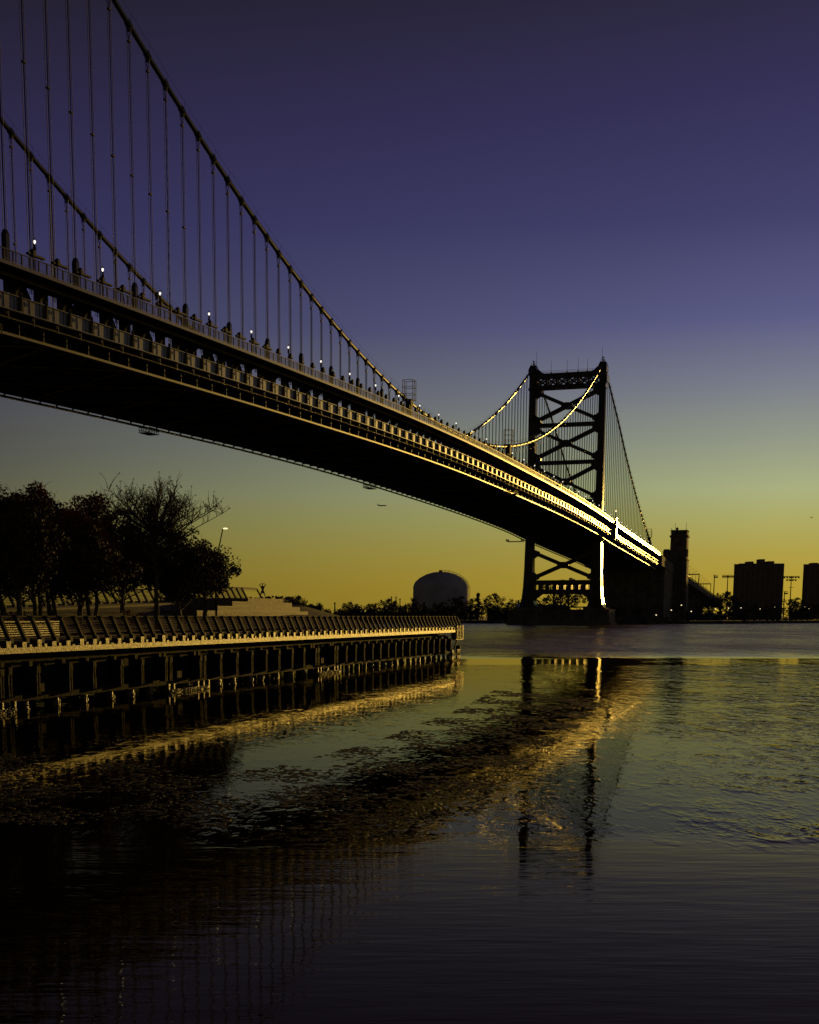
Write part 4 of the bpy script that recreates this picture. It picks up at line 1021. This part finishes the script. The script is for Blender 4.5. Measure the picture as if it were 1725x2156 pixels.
FT = [(905,1812,800,0,'left shoulder tree just behind the seating shrubs'),(935,1836,850,2,'low rounded tree right of the seating tiers'),(975,1838,860,1,'second low tree right of the seating tiers'),
 (1072,1834,860,2,'flat topped tree above the middle of the near railing'),(1130,1838,880,0,'low tree left of the dense round clump near the skyline stacks'),(1172,1823,870,2,'dense round clump left of the thin skyline stacks'),(1198,1832,860,1,'small tree under the thin skyline stacks'),
 (1258,1822,880,1,'narrow tree touching the left side of the domed tank'),(1295,1838,850,3,'pointed tree in front of the left part of the domed tank'),(1345,1836,850,2,'broad tree in front of the middle of the domed tank'),(1390,1816,860,2,'tall broad tree in front of the right part of the domed tank'),(1436,1824,870,1,'tree right against the right side of the domed tank'),
 (1460,1810,880,3,'spiky tree with pointed top right of the domed tank'),(1495,1836,880,0,'low tree between the spiky tree and the round tree'),(1522,1807,880,2,'dark round tree left of the tower pier'),(1560,1833,880,0,'tree at the left end of the tower pier'),
 (1690,1762,820,2,'wide leafy tree seen through the lower tower opening, left one'),(1735,1758,820,2,'wide leafy tree seen through the lower tower opening, right one'),
 (1880,1845,790,2,'low tree under the side span right of the tower pier'),(1950,1848,785,0,'low tree under the side span before the anchorage'),
 (2130,1845,800,0,'low tree right of the anchorage tower'),(2165,1822,830,1,'tree below the slope of the approach viaduct'),(2200,1800,900,2,'rough tree at the foot of the slim light mast'),(2228,1812,900,0,'tree at the foot of the double bar light mast'),(2262,1832,900,2,'low tree before the left corner of the wide apartment block'),
 (2310,1838,890,1,'low tree before the middle of the wide apartment block'),(2355,1840,890,2,'low tree before the right part of the wide apartment block'),(2415,1820,900,2,'round tree in the gap between the two tower blocks'),(2445,1826,905,0,'smaller tree beside the round tree between the tower blocks'),(2485,1838,900,2,'low tree at the right edge of the photo')]
used = set()
for i, (xf, yt, Y, k, lb) in enumerate(FT):
    t = at(xf, yt, Y); h = t.z-2; sx = h*(1.15 if k == 2 else 1.0)
    if yt < 1770: sx *= .8
    kw = dict(label=lb, cat='tree', group='trees on the far bank')
    if k in used: dup(protos[k], (t.x, Y, 2), i*1.1, (sx, sx, h), **kw)
    else: used.add(k); protos[k].location = (t.x, Y, 2); protos[k].rotation_euler = (0,0,i*1.1); protos[k].scale = (sx,sx,h); tag(protos[k], **kw)
# the continuous far wood behind them
rnd = random.Random(9); mb = MB(); x = -520
while x < 560:
    Y = 925+rnd.uniform(-25,45)+(60 if x > 250 else 0); h = rnd.uniform(6.5,10.5)+2.0*sin(x*.021)+1.3*sin(x*.07)
    if x > 150: h -= 1.5
    for _ in range(3):
        c = (x+rnd.uniform(-4,4), Y+rnd.uniform(-6,6), 2+h*rnd.uniform(.25,.75)); leafcloud(mb, c, h*.42, 75, .75, rnd)
    mb.box(x-2.6,x+2.6,Y+2,Y+3,2,2+h*.55)
    x += rnd.uniform(3.0,5.5)
tag(mb.build('far_wood', LEAF_F), 'dark continuous wood along the far bank under the skyline', 'wood', kind='stuff')
rnd = random.Random(19); mb = MB(); 
for i in range(len(shore)-1):
    (xa,ya),(xb,yb) = shore[i], shore[i+1]
    if xa < -500 or xb > 800: continue
    k = int(math.hypot(xb-xa, yb-ya)/3.5)
    for j in range(k):
        q = (j+rnd.random())/k; x = xa+(xb-xa)*q; y = ya+(yb-ya)*q+rnd.uniform(3,14); h = rnd.uniform(1.5,4.6)
        leafcloud(mb, (x,y,2+h*.45), h*.6, 40, .45, rnd)
tag(mb.build('bank_scrub', LEAF_F), 'dark scrub growing along the top of the far bank', 'scrub', kind='stuff')

# ------------------------------------------------------------------ aircraft and bird
a_ = at(1166, 1543, 5000)
pl = empty('airplane', a_, radians(-8), label='small dark airliner flying below the bridge deck', cat='airplane')
mb = MB(); mb.tube([(-16,0,1.2),(-13,0,.7),(-8,0,0),(8,0,0),(13,0,-.05),(15.5,0,-.5),(16.3,0,-.8)], [.3,1.0,1.9,1.9,1.7,.9,.15], 12); mb.build('fuselage', WHITE, pl, True)
mb = MB(); mb.add([(4,1.5,-.8),(-1.5,1.5,-.8),(-8,16,1.4),(-6,16,1.4),(4,1.5,-.4),(-1.5,1.5,-.5),(-8,16,1.55),(-6,16,1.55)], [(0,1,2,3),(7,6,5,4),(0,3,7,4),(1,5,6,2),(3,2,6,7),(0,4,5,1)]); mb.build('wing', WHITE, pl)
mb = MB(); mb.add([(4,-1.5,-.8),(-1.5,-1.5,-.8),(-8,-16,1.4),(-6,-16,1.4),(4,-1.5,-.4),(-1.5,-1.5,-.5),(-8,-16,1.55),(-6,-16,1.55)], [(3,2,1,0),(4,5,6,7),(4,7,3,0),(2,6,5,1),(7,6,2,3),(1,5,4,0)]); mb.build('wing', WHITE, pl)
mb = MB(); mb.prism([(-10.5,1.4),(-15,1.4),(-17.4,7.0),(-15.2,7.0)],'y',-.2,.2); mb.prism([(-11,-5),(-14.5,-6),(-14.5,6),(-11,5)][::-1],'z',1.5,1.8); mb.build('tail_fin', WHITE, pl)
for s in (-1,1):
    mb = MB(); mb.tube([(3.8,s*5.2,-2.2),(3.2,s*5.2,-2.2),(0,s*5.2,-2.0)], [.9,1.05,.6], 10); mb.build('engine', WHITE, pl)
b_ = at(2478, 1580, 300)
bd = empty('bird', b_, .3, label='tiny distant bird in the sky above the right edge of the skyline', cat='bird')
mb = MB(); mb.tube([(0,-.3,0),(0,-.1,.03),(0,.12,.04),(0,.25,.03),(0,.42,0)], [.02,.07,.075,.05,.015], 8)
mb.add([(0,.12,.06),(0,-.1,.06),(.4,-.02,.2),(.8,-.15,.08),(.42,.12,.22)],[(0,1,2,4),(4,2,3)]); mb.add([(0,.12,.06),(0,-.1,.06),(-.4,-.02,.2),(-.8,-.15,.08),(-.42,.12,.22)],[(4,2,1,0),(3,2,4)])
mb.build('body', HAIRM, bd)

# ------------------------------------------------------------------ floating leaf mats on the slack water
rnd = random.Random(21); mb = MB()
def inpoly(x, y, P_):
    r = False; j = len(P_)-1
    for i in range(len(P_)):
        if (P_[i][1] > y) != (P_[j][1] > y) and x < (P_[j][0]-P_[i][0])*(y-P_[i][1])/(P_[j][1]-P_[i][1])+P_[i][0]: r = not r
        j = i
    return r
ZONE = [(-8,26.2),(-1,25.0),(2.6,27.0),(3.8,32.0),(7,44),(12.5,66),(8,74),(5.2,60),(1.2,44),(-1.5,36.5),(-3.6,34.0),(-6,38.0),(-10.5,40),(-10,30)]
n = 0
while n < 7500:
    x = rnd.uniform(-11,13); y = rnd.uniform(25,75)
    if not inpoly(x, y, ZONE): continue
    if rnd.random() > 24.0/y: continue
    if sin(x*1.9+y*.5)+sin(y*1.3-x*.8)+rnd.uniform(-1.0,1.0) < .1: continue
    n += 1; r0 = rnd.uniform(.02,.10)*(y/34)**.8*(2.4 if rnd.random()<.06 else 1); m_ = rnd.randint(6,9); pts = []
    for k in range(m_):
        a = 2*pi*k/m_; q = r0*rnd.uniform(.35,1.2); pts.append((x+cos(a)*q*1.1, y+sin(a)*q*1.15))
    zt = rnd.uniform(.004,.010); o = len(mb.v)
    mb.add([(px,py,WL-.02) for px,py in pts]+[(x+(px-x)*.82,y+(py-y)*.82,WL+zt) for px,py in pts], [(k,(k+1)%m_,m_+(k+1)%m_,m_+k) for k in range(m_)]+[tuple(range(m_,2*m_))])
WEED = mat('leaf_mat', (0.040, 0.032, 0.022), 0.7, 0, .5, 6, spec=.08)
tag(mb.build('floating_leaf_mats', WEED), 'dark floating mats of leaves drifting on the slack water', 'leaf mats', kind='stuff')
